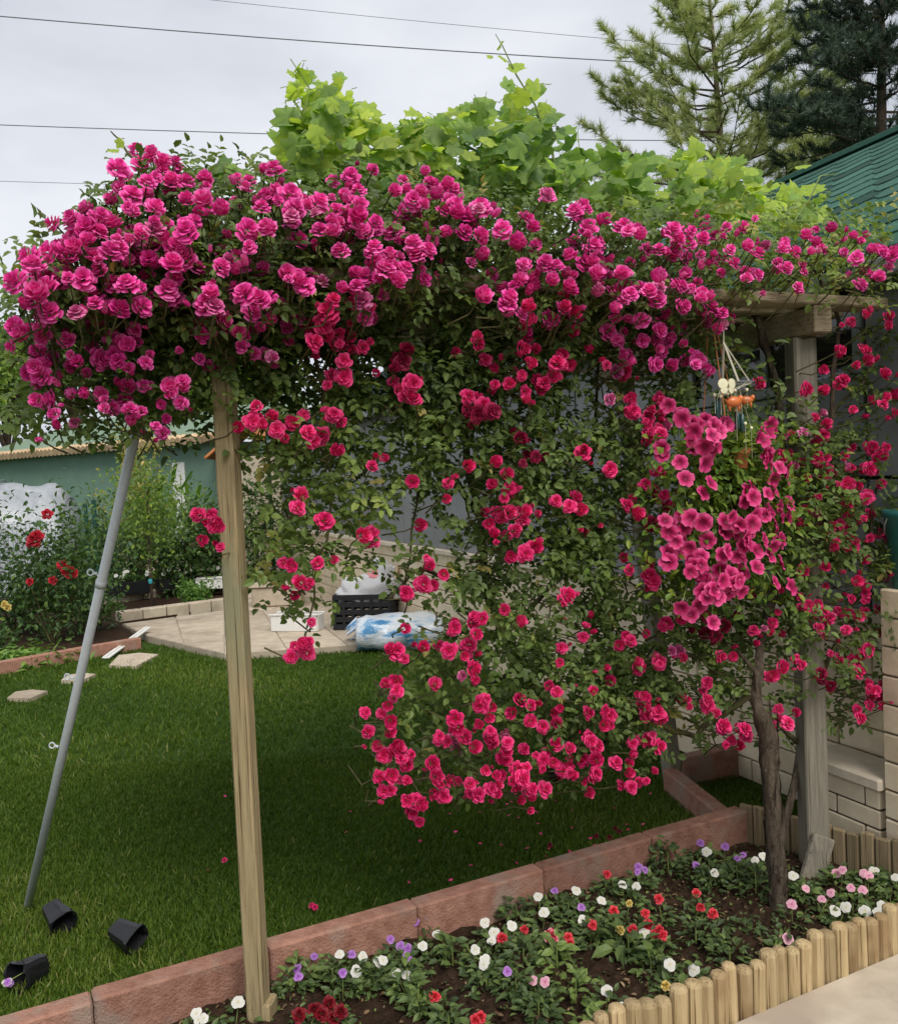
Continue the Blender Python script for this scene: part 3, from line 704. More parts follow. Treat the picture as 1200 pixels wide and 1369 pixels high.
# ================================================================== climbing roses
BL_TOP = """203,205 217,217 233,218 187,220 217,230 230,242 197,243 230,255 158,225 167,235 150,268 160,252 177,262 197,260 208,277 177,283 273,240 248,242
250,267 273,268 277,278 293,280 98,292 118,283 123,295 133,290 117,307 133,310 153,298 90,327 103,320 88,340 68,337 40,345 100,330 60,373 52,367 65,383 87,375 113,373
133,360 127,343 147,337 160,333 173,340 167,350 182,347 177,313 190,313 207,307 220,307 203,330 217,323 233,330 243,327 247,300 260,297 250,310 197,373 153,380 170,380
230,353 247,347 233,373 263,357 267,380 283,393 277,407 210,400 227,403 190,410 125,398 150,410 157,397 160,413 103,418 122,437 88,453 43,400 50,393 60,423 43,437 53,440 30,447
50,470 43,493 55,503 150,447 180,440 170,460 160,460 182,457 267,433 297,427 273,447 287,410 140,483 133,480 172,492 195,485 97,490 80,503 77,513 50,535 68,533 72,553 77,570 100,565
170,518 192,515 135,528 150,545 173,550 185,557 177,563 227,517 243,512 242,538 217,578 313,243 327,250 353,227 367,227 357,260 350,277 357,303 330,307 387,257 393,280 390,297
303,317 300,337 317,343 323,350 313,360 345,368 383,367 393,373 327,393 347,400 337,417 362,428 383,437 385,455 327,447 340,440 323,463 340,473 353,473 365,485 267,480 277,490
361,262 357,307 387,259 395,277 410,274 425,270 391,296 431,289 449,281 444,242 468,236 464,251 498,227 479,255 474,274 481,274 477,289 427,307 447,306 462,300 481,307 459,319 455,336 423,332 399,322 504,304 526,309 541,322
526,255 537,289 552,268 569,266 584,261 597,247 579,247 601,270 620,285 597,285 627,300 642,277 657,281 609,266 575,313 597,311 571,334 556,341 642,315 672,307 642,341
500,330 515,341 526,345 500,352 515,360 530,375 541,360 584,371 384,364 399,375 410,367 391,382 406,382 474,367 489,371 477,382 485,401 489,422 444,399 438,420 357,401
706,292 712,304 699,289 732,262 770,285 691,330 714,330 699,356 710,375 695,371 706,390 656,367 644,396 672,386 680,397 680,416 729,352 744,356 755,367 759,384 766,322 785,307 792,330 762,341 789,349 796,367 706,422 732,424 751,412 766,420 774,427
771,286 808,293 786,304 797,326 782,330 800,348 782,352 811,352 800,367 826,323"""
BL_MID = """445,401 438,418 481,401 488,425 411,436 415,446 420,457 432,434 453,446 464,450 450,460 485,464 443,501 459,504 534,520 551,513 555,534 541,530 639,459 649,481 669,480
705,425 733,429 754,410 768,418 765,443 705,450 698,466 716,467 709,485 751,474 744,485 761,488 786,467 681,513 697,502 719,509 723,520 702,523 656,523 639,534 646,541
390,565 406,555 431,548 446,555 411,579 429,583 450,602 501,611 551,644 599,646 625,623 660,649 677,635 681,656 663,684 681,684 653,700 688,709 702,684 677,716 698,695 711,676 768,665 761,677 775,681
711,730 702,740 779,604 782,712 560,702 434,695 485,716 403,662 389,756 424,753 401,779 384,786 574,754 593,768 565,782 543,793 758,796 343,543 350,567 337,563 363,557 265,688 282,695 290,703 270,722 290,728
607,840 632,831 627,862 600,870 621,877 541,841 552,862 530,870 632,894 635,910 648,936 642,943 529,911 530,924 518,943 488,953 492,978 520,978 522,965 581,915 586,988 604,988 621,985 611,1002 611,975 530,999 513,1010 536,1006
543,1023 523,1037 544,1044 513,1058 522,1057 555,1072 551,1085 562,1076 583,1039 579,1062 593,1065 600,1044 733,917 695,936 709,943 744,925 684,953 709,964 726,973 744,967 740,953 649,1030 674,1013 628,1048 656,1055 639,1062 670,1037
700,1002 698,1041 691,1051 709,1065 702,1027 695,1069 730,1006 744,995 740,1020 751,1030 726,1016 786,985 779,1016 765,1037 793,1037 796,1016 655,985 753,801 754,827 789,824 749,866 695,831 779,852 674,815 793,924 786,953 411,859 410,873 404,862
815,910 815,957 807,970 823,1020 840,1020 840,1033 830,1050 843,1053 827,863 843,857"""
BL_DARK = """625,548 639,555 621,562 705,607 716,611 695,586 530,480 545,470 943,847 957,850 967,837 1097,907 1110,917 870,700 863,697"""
BL_RTOP = """833,304 848,308 855,315 863,334 881,334 896,341 888,312 899,308 918,308 921,326 907,319 943,304 958,315 971,304 991,304 940,323 976,334 965,345 980,352 998,330 949,354 1013,367 995,365 1046,334 1061,337 1039,352 1050,359 1022,328
1077,315 1090,326 1083,337 1097,334 1110,306 1140,315 1127,337 1145,345 1165,334 1178,336 1193,337 1185,341 1149,381 1066,383 1156,363 914,367 907,381 921,385 932,378 833,385 855,385 870,389 819,389 877,370 830,367
820,412 842,393 823,390 838,427 857,427 867,390 877,400 912,410 910,383 937,393 937,415 950,410 960,420 957,440 943,430 890,420 900,437 883,440 913,440 877,453 893,457 913,460 858,455 813,443 825,455 832,473 837,477 877,487 897,490 933,480 943,493 930,487"""
BL_RIGHT = """805,500 823,498 835,495 1013,513 815,533 843,533 845,550 1137,430 1157,420 1187,423 1120,470 1153,467 1158,482 1077,520 1100,523 1122,512 1127,508 1182,500 1140,547 1165,535 1183,530 1193,527 1195,552
880,533 870,547 883,553 867,560 890,567 880,573 867,580 863,590 883,580 1093,580 1103,567 1100,583 1090,593 1030,577 1048,583 1137,597 1165,598 1180,610 1128,610 1045,610 1060,623 1077,640 1075,647 1105,627 1100,640 1108,643 1092,613 1133,647 1147,650 1177,647 1160,663 1162,627 1057,657 815,628 875,628
862,647 873,657 880,670 890,680 837,675 850,687 1090,687 1067,700 1077,703 1133,673 1133,687 1117,700 1127,707 1107,713 1120,720 1140,730 1113,730 1130,733 1162,687 1180,713 1187,723 1162,720 833,745 867,770 873,777 1103,757 1072,763 1183,770 1158,785 1145,777 1003,793
877,880 880,888 897,870 907,870 890,833 853,893 860,930 880,938 857,943 877,960 883,960 863,957 908,933 945,943 945,913 870,997 863,990 880,997 967,970 987,973 997,983 977,990 987,997 963,877 1070,888 1032,903 1040,960 1063,953 1053,967 1007,843 1033,833 1027,843 1043,847
1067,797 1080,810 1093,807 1073,820 1083,823 1100,817 1107,827 1120,817 1133,820 1147,823 1153,780 1157,793 1172,815 1160,867 1150,877 1120,882 1138,883 1147,898 1163,922 1175,930 1162,943 1180,943 1150,960"""
def pts_of(s): return [tuple(map(float, q.split(','))) for q in s.split()]
GX = np.arange(0, 1301, 100); GY = np.arange(200, 1101, 50)
DEN = np.array([
 [0,0,.4,0,0,0,0,0,0,0,0,0,0,0],[0,0,4,4,4,4,4,1,.5,0,0,0,0,0],[0,.5,8,9,9,9,8,6,5,3,3,3,3,3],[0,5,9,9,9,9,9,9,9,8,8,8,8,8],
 [.6,8,9,9,8,1.2,2.5,9,9,9,.6,.3,1,3],[1,9,9,9,9,6,8,9,9,9,1,.3,4,5],[1.2,8,8,3,9,9,9,9,9,8,2,1.5,5,6],[.6,5,5,.6,7,9,8,5,8,8,3,4,3.5,5],
 [0,.2,.6,.4,6.5,8,7,5,8,6,5,7,2,4],[0,0,0,.1,4,3.5,6,5,8,4,6,9,2.5,4],[0,0,0,0,3,2,5,6,7,3,6,9,4,4],[0,0,0,0,3,.5,4,6,8,4,6,9,4,3],
 [0,0,0,0,1.6,0,1.6,5,8,4,5,8,4,3],[0,0,0,0,1,0,2,6,9,7,6,8,2,1],[0,0,0,0,0,0,4,7,9,8,7,4,1,0],[0,0,0,0,0,.3,5,7,8,7,3,2,0,0],
 [0,0,0,0,0,.2,4,4,3,1,.4,0,0,0],[0,0,0,0,0,.8,1,.6,.3,0,0,0,0,0],[0,0,0,0,0,0,0,0,0,0,0,0,0,0]], float)
def density(px, py):
    fx = np.clip(px / 100, 0, 12.99); fy = np.clip((py - 200) / 50, 0, 17.99); i = fx.astype(int); j = fy.astype(int); u = fx - i; v_ = fy - j
    return DEN[j, i] * (1 - u) * (1 - v_) + DEN[j, i + 1] * u * (1 - v_) + DEN[j + 1, i] * (1 - u) * v_ + DEN[j + 1, i + 1] * u * v_
ROFF = random.Random(3)
def bloom_place(px, py):
    top = py < 420
    off = ROFF.uniform(-.34, -.12) if top else ROFF.uniform(-.19, -.03)
    if py < 300: off += (300 - py) / 100 * .35                       # the crest lies back over the planks
    if px > 1040 and 380 < py < 560: off -= .05
    return front(px, py, off)
def bloom_dir(p, px, py):
    d = NF * ROFF.uniform(.5, 1.0) + UP * (.65 if py < 420 else .12) + Vector((ROFF.uniform(-.6, .6), ROFF.uniform(-.3, .3), ROFF.uniform(-.3, .4)))
    if px < 120: d -= EX * .6
    return d
def climbing_rose(label, lists, split, foot, canes, extra, seed):
    rg = random.Random(seed)
    t = thing('climbing_rose', foot, label, 'rose')
    got = []
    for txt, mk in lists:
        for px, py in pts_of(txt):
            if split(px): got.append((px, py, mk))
    rg.shuffle(got); solo = got[:300]; rest = {}
    stalks = MB(); stalk_at = []
    def put(px, py, mk, r_, single):
        p = bloom_place(px, py); d = bloom_dir(p, px, py).normalized(); me = rg.choice(ROSE[mk] if rg.random() > .03 else ROSE['rose_faded'])
        if not single and rg.random() < .22: me = BUD[mk]; r_ *= .62
        if single: flower('bloom', me, t, p, d, r_)
        else: rest.setdefault(me.materials[0].name, []).append((me, p, d, r_))
        b0 = p - d * r_ * .15; b1 = p - d * .05 - UP * .02 - NF * .03; b2 = b1 - NF * rg.uniform(.05, .14) + EX * rg.uniform(-.05, .05) + UP * rg.uniform(-.06, .04)
        stalks.tube([b0, b1, b2], [.0022, .0026, .0034], 3, False)
        return p
    for px, py, mk in got:
        sz = (.0330 if py < 420 and px < 930 else .0280) * rg.uniform(.72, 1.16)
        put(px, py, mk, sz, (px, py, mk) in solo)
        for q in range(rg.choice(extra)):
            put(px + rg.gauss(0, 13), py + rg.gauss(0, 12), mk, sz * rg.uniform(.55, 1.0), False)
    for mk, it in rest.items(): merged('small_blooms', it, mk, t)
    o = stalks.build('stalks', 'cane', t, own=False); o['kind'] = 'stuff'
    for c, r0, r1 in canes:
        c = [Vector(q) for q in c]; pts = []
        for i in range(len(c) - 1):
            for s in range(4): pts.append(c[i].lerp(c[i + 1], s / 4) + Vector((rg.gauss(0, .008), rg.gauss(0, .008), rg.gauss(0, .004))))
        pts[0] = c[0]; pts.append(c[-1])
        MB().tube(pts, [r0 + (r1 - r0) * i / (len(pts) - 1) for i in range(len(pts))], 7).build('cane', 'bark' if r0 > .015 else 'cane', t, smooth=True)
    return t
def rose_leaves(t, split, n, seed):
    """compound leaves: five leaflets to a stalk, thick where the foliage is thick"""
    px = RNG.uniform(0, 1290, n * 9); py = RNG.uniform(200, 1090, n * 9)
    dn = density(px, py); dn[dn < .9] = 0; cl_ = np.sin(px * .045 + 2 * np.sin(py * .031)) * np.sin(py * .052 + 1.7 * np.sin(px * .027)); dn *= np.where(py < 420, .6 + .6 * (cl_ > -.25), np.clip(.22 + 1.3 * (cl_ + .28), .10, 1.15))
    k = (RNG.random(n * 9) < dn / 13) & np.array([split(a) for a in px]); px, py = px[k][:n], py[k][:n]; n = len(px)
    top = py < 420
    off = np.where(top, RNG.uniform(-.20, .45, n), np.where(RNG.random(n) < .25, RNG.uniform(.2, .7, n), RNG.uniform(-.07, .22, n))) + np.where(py < 300, (300 - py) / 100 * .4, 0)
    gap = (np.abs(px - (848 + (py - 690) * .22)) < 20) & (py > 670) & (py < 890) & (RNG.random(n) < .8)          # the leaning post stands clear here
    px, py, off, top = px[~gap], py[~gap], off[~gap], top[~gap]; n = len(px)
    off = off - np.where((px > 1020) & (py > 530) & (py < 900), .11, 0)
    P = np.array([front(a, b_, c) for a, b_, c in zip(px, py, off)])
    young = np.clip(.30 + RNG.normal(0, .17, n) + .16 * np.sin(px * .03) * np.sin(py * .04), 0, .8)
    young += np.where((px > 950) & (py < 400), .30, 0) + np.where((px > 330) & (px < 520) & (py > 540), .18, 0)
    young[RNG.random(n) < .015] = 1
    A0 = unit(rvec(n) + np.array(NF) * .5 + np.array([0, 0, -.35])); N0 = unit(np.array(NF) * .5 + np.array([0, 0, .9]) + rvec(n) * .55)
    S0_ = unit(np.cross(A0, N0)); LP, LA_, LNn, LL, LT = [], [], [], [], []
    rl = RNG.uniform(.045, .085, n)
    for fr2, sd_ in ((1.0, 0), (.72, 1), (.72, -1), (.40, 1), (.40, -1)):
        LP.append(P + A0 * (rl * fr2)[:, None]); LA_.append(unit(A0 * (1 if sd_ == 0 else .45) + S0_ * sd_ + rvec(n) * .15)); LNn.append(unit(N0 + rvec(n) * .3))
        LL.append(RNG.uniform(.019, .036, n) * (1.1 if sd_ == 0 else .95)); LT.append(np.clip(young + RNG.normal(0, .05, n), 0, 1))
    LL = np.concatenate(LL)
    o = leaves('foliage', np.concatenate(LP), np.concatenate(LA_), np.concatenate(LNn), LL, LL * .66, np.concatenate(LT), 'rose_leaf', t); o['kind'] = 'stuff'
rfoot = G(742, 1046); sp = 812
def fr(px, py, off): return front(px, py, off)
canesA = [([rfoot, fr(705, 905, 1.15), fr(668, 850, 1.0), fr(648, 780, .9), fr(640, 690, .75), fr(615, 560, .55), fr(590, 430, .35)], .026, .012),
          ([fr(648, 775, .9), fr(700, 700, .7), fr(742, 560, .5), fr(760, 430, .3), fr(740, 330, .1)], .014, .007),
          ([fr(640, 690, .75), fr(560, 560, .5), fr(470, 420, .25), fr(380, 340, .05), fr(230, 300, .0)], .014, .006),
          ([fr(655, 800, .92), fr(600, 775, .6), fr(560, 760, .3), fr(520, 800, .1)], .008, .004),
          ([fr(668, 850, 1.0), fr(740, 780, .6), fr(790, 640, .3), fr(800, 480, .1)], .012, .005),
          ([fr(690, 890, 1.1), fr(640, 930, .5), fr(600, 990, .1), fr(560, 1050, -.03)], .010, .004),
          ([fr(700, 900, 1.1), fr(740, 960, .4), fr(770, 1000, .05)], .009, .004),
          ([fr(380, 340, .05), fr(430, 520, .0), fr(440, 680, .0), fr(410, 840, -.02)], .007, .003),
          ([fr(230, 300, 0), fr(130, 350, -.05), fr(70, 440, -.08), fr(70, 550, -.1)], .008, .003),
          ([fr(230, 300, 0), fr(190, 230, .15), fr(165, 195, .2), fr(148, 175, .22)], .006, .002),
          ([fr(615, 560, .55), fr(560, 640, .2), fr(540, 780, .05)], .007, .003),
          ([fr(700, 700, .7), fr(690, 620, .3), fr(660, 500, .05)], .007, .003)]
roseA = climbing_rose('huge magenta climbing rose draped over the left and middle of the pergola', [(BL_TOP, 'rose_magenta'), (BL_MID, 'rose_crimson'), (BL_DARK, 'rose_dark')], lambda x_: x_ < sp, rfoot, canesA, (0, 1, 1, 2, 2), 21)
rose_leaves(roseA, lambda x_: x_ < sp, 11600, 1)
bfoot = PB - EX * .16 - NF * .05 + UP * .01
canesB = [([bfoot, fr(1075, 1000, .05), fr(1085, 850, .02), fr(1100, 700, 0), fr(1110, 560, -.02), fr(1120, 430, .02), fr(1080, 350, .1)], .016, .007),
          ([fr(1075, 1000, .05), fr(1000, 930, .0), fr(940, 880, .02), fr(880, 860, .1), fr(840, 900, .1)], .011, .004),
          ([fr(1078, 960, .05), fr(1120, 860, -.05), fr(1150, 780, -.06), fr(1175, 640, -.04)], .010, .004),
          ([fr(1100, 700, 0), fr(1000, 640, .1), fr(900, 560, .05), fr(870, 420, .0), fr(900, 330, .05)], .010, .005),
          ([fr(1000, 930, .0), fr(930, 985, .05), fr(870, 965, .05), fr(840, 1020, 0)], .014, .006),
          ([fr(1110, 560, -.02), fr(1160, 500, -.02), fr(1190, 440, 0)], .007, .003),
          ([fr(1120, 860, -.05), fr(1160, 910, -.07), fr(1168, 935, -.08)], .006, .003)]
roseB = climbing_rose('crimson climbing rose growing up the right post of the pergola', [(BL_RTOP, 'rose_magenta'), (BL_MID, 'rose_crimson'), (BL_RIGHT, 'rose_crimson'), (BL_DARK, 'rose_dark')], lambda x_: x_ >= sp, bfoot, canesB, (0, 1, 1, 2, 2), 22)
rose_leaves(roseB, lambda x_: x_ >= sp, 8300, 2)

# ================================================================== grape vine on the pergola top
vfoot = G(1040, 1226)
vine = thing('grape_vine', vfoot, 'old grape vine with shaggy trunk and large green leaves above the roses', 'vine')
def vine_leaf(seed):
    rg = random.Random(seed); out = []; tint = [.5]
    vs_ = [(0, .42, .03)]
    tips = [(-100, .46), (-62, .62), (-30, .70), (0, .92)]
    prof = []
    for a, r_ in ((-165, .40), (-140, .52), (-118, .60), (-96, .50), (-72, .74), (-50, .74), (-36, .56), (-16, .80), (0, .95)):
        prof.append((a, r_ * rg.uniform(.93, 1.07)))
    prof = prof + [(-a, r_ * rg.uniform(.95, 1.05)) for a, r_ in prof[-2::-1]]
    for a, r_ in prof:
        x_ = math.sin(R(a)) * r_ * .72; y_ = .42 + math.cos(R(a)) * r_ * .62; vs_.append((x_, y_, -.14 * r_ * r_ - .09 * (abs(a) in (96, 36)) + rg.uniform(-.04, .04) + .10 * abs(x_))); tint.append((.36 if abs(a) in (96, 36) else .62) + rg.uniform(-.12, .12))
    n = len(prof); fs = [(0, k + 1, k) for k in range(1, n)]
    vs_.append((0, .10, .02)); tint.append(.4); fs += [(0, 1, n + 1), (0, n + 1, n)]
    mm = MB(); mm.add(vs_, fs); return mm.mesh('vine_leaf', 'vine_leaf', smooth=True, tint=tint)
VL = [vine_leaf(s) for s in range(4)]
def vine_leaf_tint(seed, dt):
    me = VL[seed % 4].copy(); t = np.empty(len(me.vertices)); me.attributes['tint'].data.foreach_get('value', t); me.attributes['tint'].data.foreach_set('value', np.clip(t + dt, 0, 1).astype(np.float32)); return me
VLT = [[vine_leaf_tint(s, dt) for s in range(4)] for dt in (-.45, -.15, .2, .5)]
# trunk with shaggy bark
tp = [(1040, 1226, 0), (1040, 1180, 0), (1034, 1110, .0), (1030, 1040, .0), (1027, 985, .0), (1010, 940, .0), (1016, 860, .05), (1040, 760, .1), (1050, 640, .12), (1040, 520, .12), (1010, 420, .15), (985, 360, .2)]
vo = (PA - vfoot).dot(NF)                                        # the trunk stands in front of the post line
tpts = [front(a, b_, vo + c * 2.0) for a, b_, c in tp]
def shaggy(pts, rads, n=9):
    m = MB(); pts2, r2 = [], []
    for i in range(len(pts) - 1):
        for s in range(5): pts2.append(pts[i].lerp(pts[i + 1], s / 5)); r2.append(rads[i] + (rads[i + 1] - rads[i]) * s / 5)
    pts2.append(pts[-1]); r2.append(rads[-1]); m.tube(pts2, r2, n)
    rg = random.Random(5); m.v = [tuple(Vector(p) + Vector((rg.gauss(0, 1), rg.gauss(0, 1), 0)) * .0035) for p in m.v]; return m
tr = shaggy(tpts, [.036, .031, .029, .029, .034, .020, .017, .015, .014, .013, .012, .010]).build('trunk', 'bark', vine, smooth=True)
bs_ = MB(); rg = random.Random(9)
for i in range(46):                                             # strips of peeling bark
    u = rg.uniform(0, 4.2); j = int(u); c = tpts[j].lerp(tpts[j + 1], u - j); a = rg.uniform(0, 6.28); d = Vector((math.cos(a), math.sin(a), 0)); s_ = Vector((-d.y, d.x, 0)) * rg.uniform(.003, .007); l_ = rg.uniform(.04, .12)
    r_ = .031; bs_.add([c + d * r_ - s_, c + d * r_ + s_, c + d * (r_ + .006) + s_ + UP * l_ * .5, c + d * (r_ + .006) - s_ + UP * l_ * .5, c + d * (r_ - .002 + .008 * rg.random()) + UP * l_], [(0, 1, 2, 3), (3, 2, 4)])
bs_.build('bark_strips', 'bark', tr, own=False)['kind'] = 'stuff'
MB().tube([tpts[4], tpts[4] + Vector((-.03, 0, .06)), front(1012, 900, vo), front(985, 870, vo + .1)], [.022, .016, .01, .006], 7).build('side_branch', 'bark', vine, smooth=True)
def vv(px, py, off): return front(px, py, off)
shoots = [([vv(440, 300, .45), vv(432, 230, .5), vv(428, 170, .5), vv(412, 115, .5), vv(388, 78, .5)], .006, .002), ([vv(745, 260, .5), vv(738, 200, .5), vv(715, 140, .5), vv(690, 100, .5), vv(672, 62, .5), vv(662, 45, .5)], .006, .0015),
          ([vv(480, 290, .5), vv(470, 200, .5), vv(466, 130, .52)], .005, .002), ([vv(985, 360, .4), vv(900, 300, .7), vv(760, 260, .7), vv(600, 260, .7), vv(440, 280, .6), vv(310, 260, .5)], .012, .006),
          ([vv(985, 360, .4), vv(1050, 310, .35), vv(1080, 270, .3), vv(1096, 235, .3), vv(1120, 232, .3)], .006, .002), ([vv(560, 260, .7), vv(552, 190, .7), vv(550, 150, .7)], .005, .002),
          ([vv(930, 300, .7), vv(925, 230, .7), vv(930, 185, .7)], .005, .002), ([vv(640, 270, .7), vv(660, 200, .7), vv(650, 150, .7)], .005, .002), ([vv(790, 270, .7), vv(775, 215, .7), vv(772, 172, .7)], .004, .0015)]
for c, r0, r1 in shoots:
    MB().tube(c, [r0 + (r1 - r0) * i / (len(c) - 1) for i in range(len(c))], 5).build('shoot', 'vine_stem', vine, smooth=True)
vl = []
for px, py, s in ((398, 88, .6), (404, 100, .7), (412, 122, .8), (425, 118, .8), (437, 124, .8), (390, 98, .4), (462, 140, .7), (668, 60, .45), (673, 78, .5), (690, 88, .8), (712, 115, .95), (678, 112, .55), (689, 140, .7), (727, 145, .7), (735, 165, .6), (655, 75, .3), (552, 150, .7), (541, 170, .8),
                  (1085, 250, 1.25), (1090, 285, 1.2), (1070, 222, .8), (1060, 275, .9), (1095, 265, .9), (1100, 292, .8), (770, 185, .35), (930, 190, .8), (915, 210, .9), (160, 190, .35), (150, 200, .4)):
    vl.append((px, py, s, .5 if px > 200 else .15, 2.3))
for cx, cy, rx, ry, n_, t_ in ((430, 195, 52, 66, 128, 1.6), (388, 180, 16, 36, 21, 1.6), (550, 212, 60, 56, 101, 2.0), (640, 195, 62, 62, 128, 1.3), (720, 212, 58, 66, 114, .9), (800, 245, 52, 50, 81, 1.1), (880, 258, 72, 48, 114, 1.5), (960, 258, 58, 48, 94, 1.6), (1035, 280, 50, 36, 60, 2.2), (310, 232, 24, 18, 13, 1.0), (470, 165, 20, 34, 21, 1.7), (600, 250, 190, 36, 94, 1.0), (930, 215, 24, 28, 18, 2.2), (490, 240, 40, 40, 40, 1.5)):
    for i in range(n_):
        a = random.uniform(0, 6.28); q = math.sqrt(random.random()); vl.append((cx + rx * q * math.cos(a), cy + ry * q * math.sin(a), random.uniform(.6, 1.15), random.uniform(.3, 1.0), t_ + random.uniform(-.9, .9)))
for cx, cy, rx, ry, n_, t_ in ((428, 128, 38, 38, 34, 2.3), (478, 165, 22, 30, 14, 2.2), (700, 130, 30, 38, 10, 2.4), (555, 165, 20, 22, 8, 2.3)):
    for i in range(n_):
        a = random.uniform(0, 6.28); q = math.sqrt(random.random()); vl.append((cx + rx * q * math.cos(a), cy + ry * q * math.sin(a), random.uniform(.5, .95), random.uniform(.42, .6), t_ + random.uniform(-.9, .9)))
vl.sort(key=lambda q: q[3]); vst = []
pet = MB()
for i, (px, py, s, off, tt) in enumerate(vl):
    tt += .2
    p = vv(px, py, off); d = Vector((random.uniform(-1, 1), random.uniform(-.9, .3), random.uniform(-.9, .25))).normalized()
    n0 = Vector((random.uniform(-.6, .6), -random.uniform(.2, 1.0), random.uniform(.1, 1.0)))
    xa = d.cross(n0).normalized(); za = xa.cross(d)
    rot = frame(xa, d, za); me = VLT[int(max(0, min(3, tt)))][i % 4]; sc = .108 * s
    if i < 300:
        o = link('leaf', me, vine, p - rot @ Vector((0, .45 * sc, 0))); o.rotation_euler = rot.to_euler(); o.scale = (sc,) * 3
    else: vst.append((me, rot, p - rot @ Vector((0, .45 * sc, 0)), sc))
    pet.tube([p - rot @ Vector((0, .36 * sc, -.02 * sc)), p - rot @ Vector((0, .62 * sc, .06 * sc)) - UP * .008], .0016, 3, False)
if vst:
    V, Fc, T = [], [], []; k = 0
    for me, rot, p, sc in vst:
        co = np.array([v_.co for v_ in me.vertices]); me.calc_loop_triangles(); f_ = np.array([t_.vertices for t_ in me.loop_triangles]); t = np.array([a.value for a in me.attributes['tint'].data])
        V.append(co @ np.array(rot).T * sc + np.array(p)); Fc.append(f_ + k); T.append(t); k += len(co)
    rawmesh('small_leaves', np.concatenate(V), np.concatenate(Fc), 'vine_leaf', vine, np.concatenate(T))['kind'] = 'stuff'
pet.build('leaf_stalks', 'vine_stem', vine, own=False)['kind'] = 'stuff'
# ================================================================== hanging petunias, chime, small pot
bpos = front(972, 640, -.08)
hb = thing('hanging_basket', bpos - UP * .14, 'hanging basket overflowing with bright pink petunias under the pergola', 'basket')
MB().lathe(bpos - UP * .13, [(.001, 0), (.06, 0), (.095, .12), (.105, .125), (.105, .14), (.09, .14), (.055, .015), (.001, .015)], 18).build('pot', 'black_plastic', hb, smooth=True)
hang = front(948, 398, -.05)
for a in (.4, 2.5, 4.6):
    q = bpos + Vector((.10 * math.cos(a), .10 * math.sin(a), .0)); MB().tube([q, hang], .0022, 4).build('cord', 'terracotta', hb)
PETU_AT = """910,557 933,567 943,560 960,577 957,567 973,570 1013,580 1018,590 925,592 947,600 942,617 907,615 883,607 915,638 943,657 940,697 1027,607 1043,627 1053,630 1033,620 1007,653 1008,673 1040,657 1043,677 997,657 1027,657
980,690 970,710 997,717 1003,700 987,700 1020,720 1040,703 1043,720 1033,730 967,740 993,747 1013,757 1047,750 1038,778 1000,730 1030,743 980,773 993,763 953,787 967,780 943,793 933,743 900,713 903,727 893,750 917,707 923,730 930,753 890,710 947,723
950,787 933,810 943,800 983,777 980,767 895,700 905,740 912,690 1010,690 1025,680 1048,690 1035,640 985,715 1015,738 960,760 975,790 920,745 940,775 925,820 958,800 930,575 920,565 950,580"""
stems = MB()
for px, py in pts_of(PETU_AT) + [(a_ + random.gauss(0, 13), b_ + random.gauss(0, 12)) for a_, b_ in pts_of(PETU_AT) if random.random() < .75]:
    off = -.25 - .07 * math.cos((px - 970) / 55) + random.uniform(-.03, .03)
    p = front(px + random.uniform(-3, 3), py + random.uniform(-3, 3), off); d = NF * 1.0 + UP * random.uniform(-.45, .6) + EX * ((px - 975) / 120 + random.uniform(-.6, .6))
    flower('petunia_bloom', random.choice(PETU), hb, p, d, random.uniform(.025, .033))
    a = bpos + UP * .0 + Vector((random.uniform(-.08, .08), random.uniform(-.08, .08), 0)); m_ = a.lerp(p, .6) + UP * .03 - NF * .04
    stems.tube([a, m_, p - d.normalized() * .015], .002, 3, False)
stems.build('stems', 'vine_stem', hb, own=False)['kind'] = 'stuff'
n = 3600; px = np.concatenate([RNG.normal(985, 45, n // 2), RNG.normal(965, 52, n // 2)]); py = np.concatenate([RNG.normal(630, 42, n // 2), RNG.normal(715, 62, n // 2)])
k = (py < 825) & (py > 565); px, py = px[k], py[k]; n = len(px)
P = np.array([front(a, b_, c) for a, b_, c in zip(px, py, RNG.uniform(-.28, -.02, n))])
tag(leaves('foliage', P, rvec(n) + np.array(NF) * .4, rvec(n) * .6 + np.array(NF) * .5 + np.array([0, 0, .8]), RNG.uniform(.022, .042, n), RNG.uniform(.014, .024, n), np.clip(RNG.normal(.5, .22, n), 0, 1), 'petunia_leaf', hb), kind='stuff')

cp = front(990, 610, -.25)
tpot = thing('terracotta_pot', cp - UP * .035, 'small terracotta pot hanging among the petunias', 'pot')
MB().lathe(cp - UP * .04, [(.001, 0), (.020, 0), (.027, .048), (.032, .048), (.033, .068), (.028, .068), (.024, .05), (.001, .048)], 14).build('pot', 'terracotta', tpot, smooth=True)
MB().tube([cp + UP * .035 + EX * .035, cp + UP * .16, cp + UP * .035 - EX * .035], .0015, 4).build('cord', 'twine', tpot)
nl = 90; P = np.array(cp + UP * .03) + RNG.normal(0, .02, (nl, 3)); A = rvec(nl) + np.array([0, 0, .6])
tag(leaves('foliage', P, A, rvec(nl) + np.array([0, 0, 1]), RNG.uniform(.03, .05, nl), RNG.uniform(.012, .02, nl), np.clip(RNG.normal(.7, .2, nl), 0, 1), 'petunia_leaf', tpot), kind='stuff')

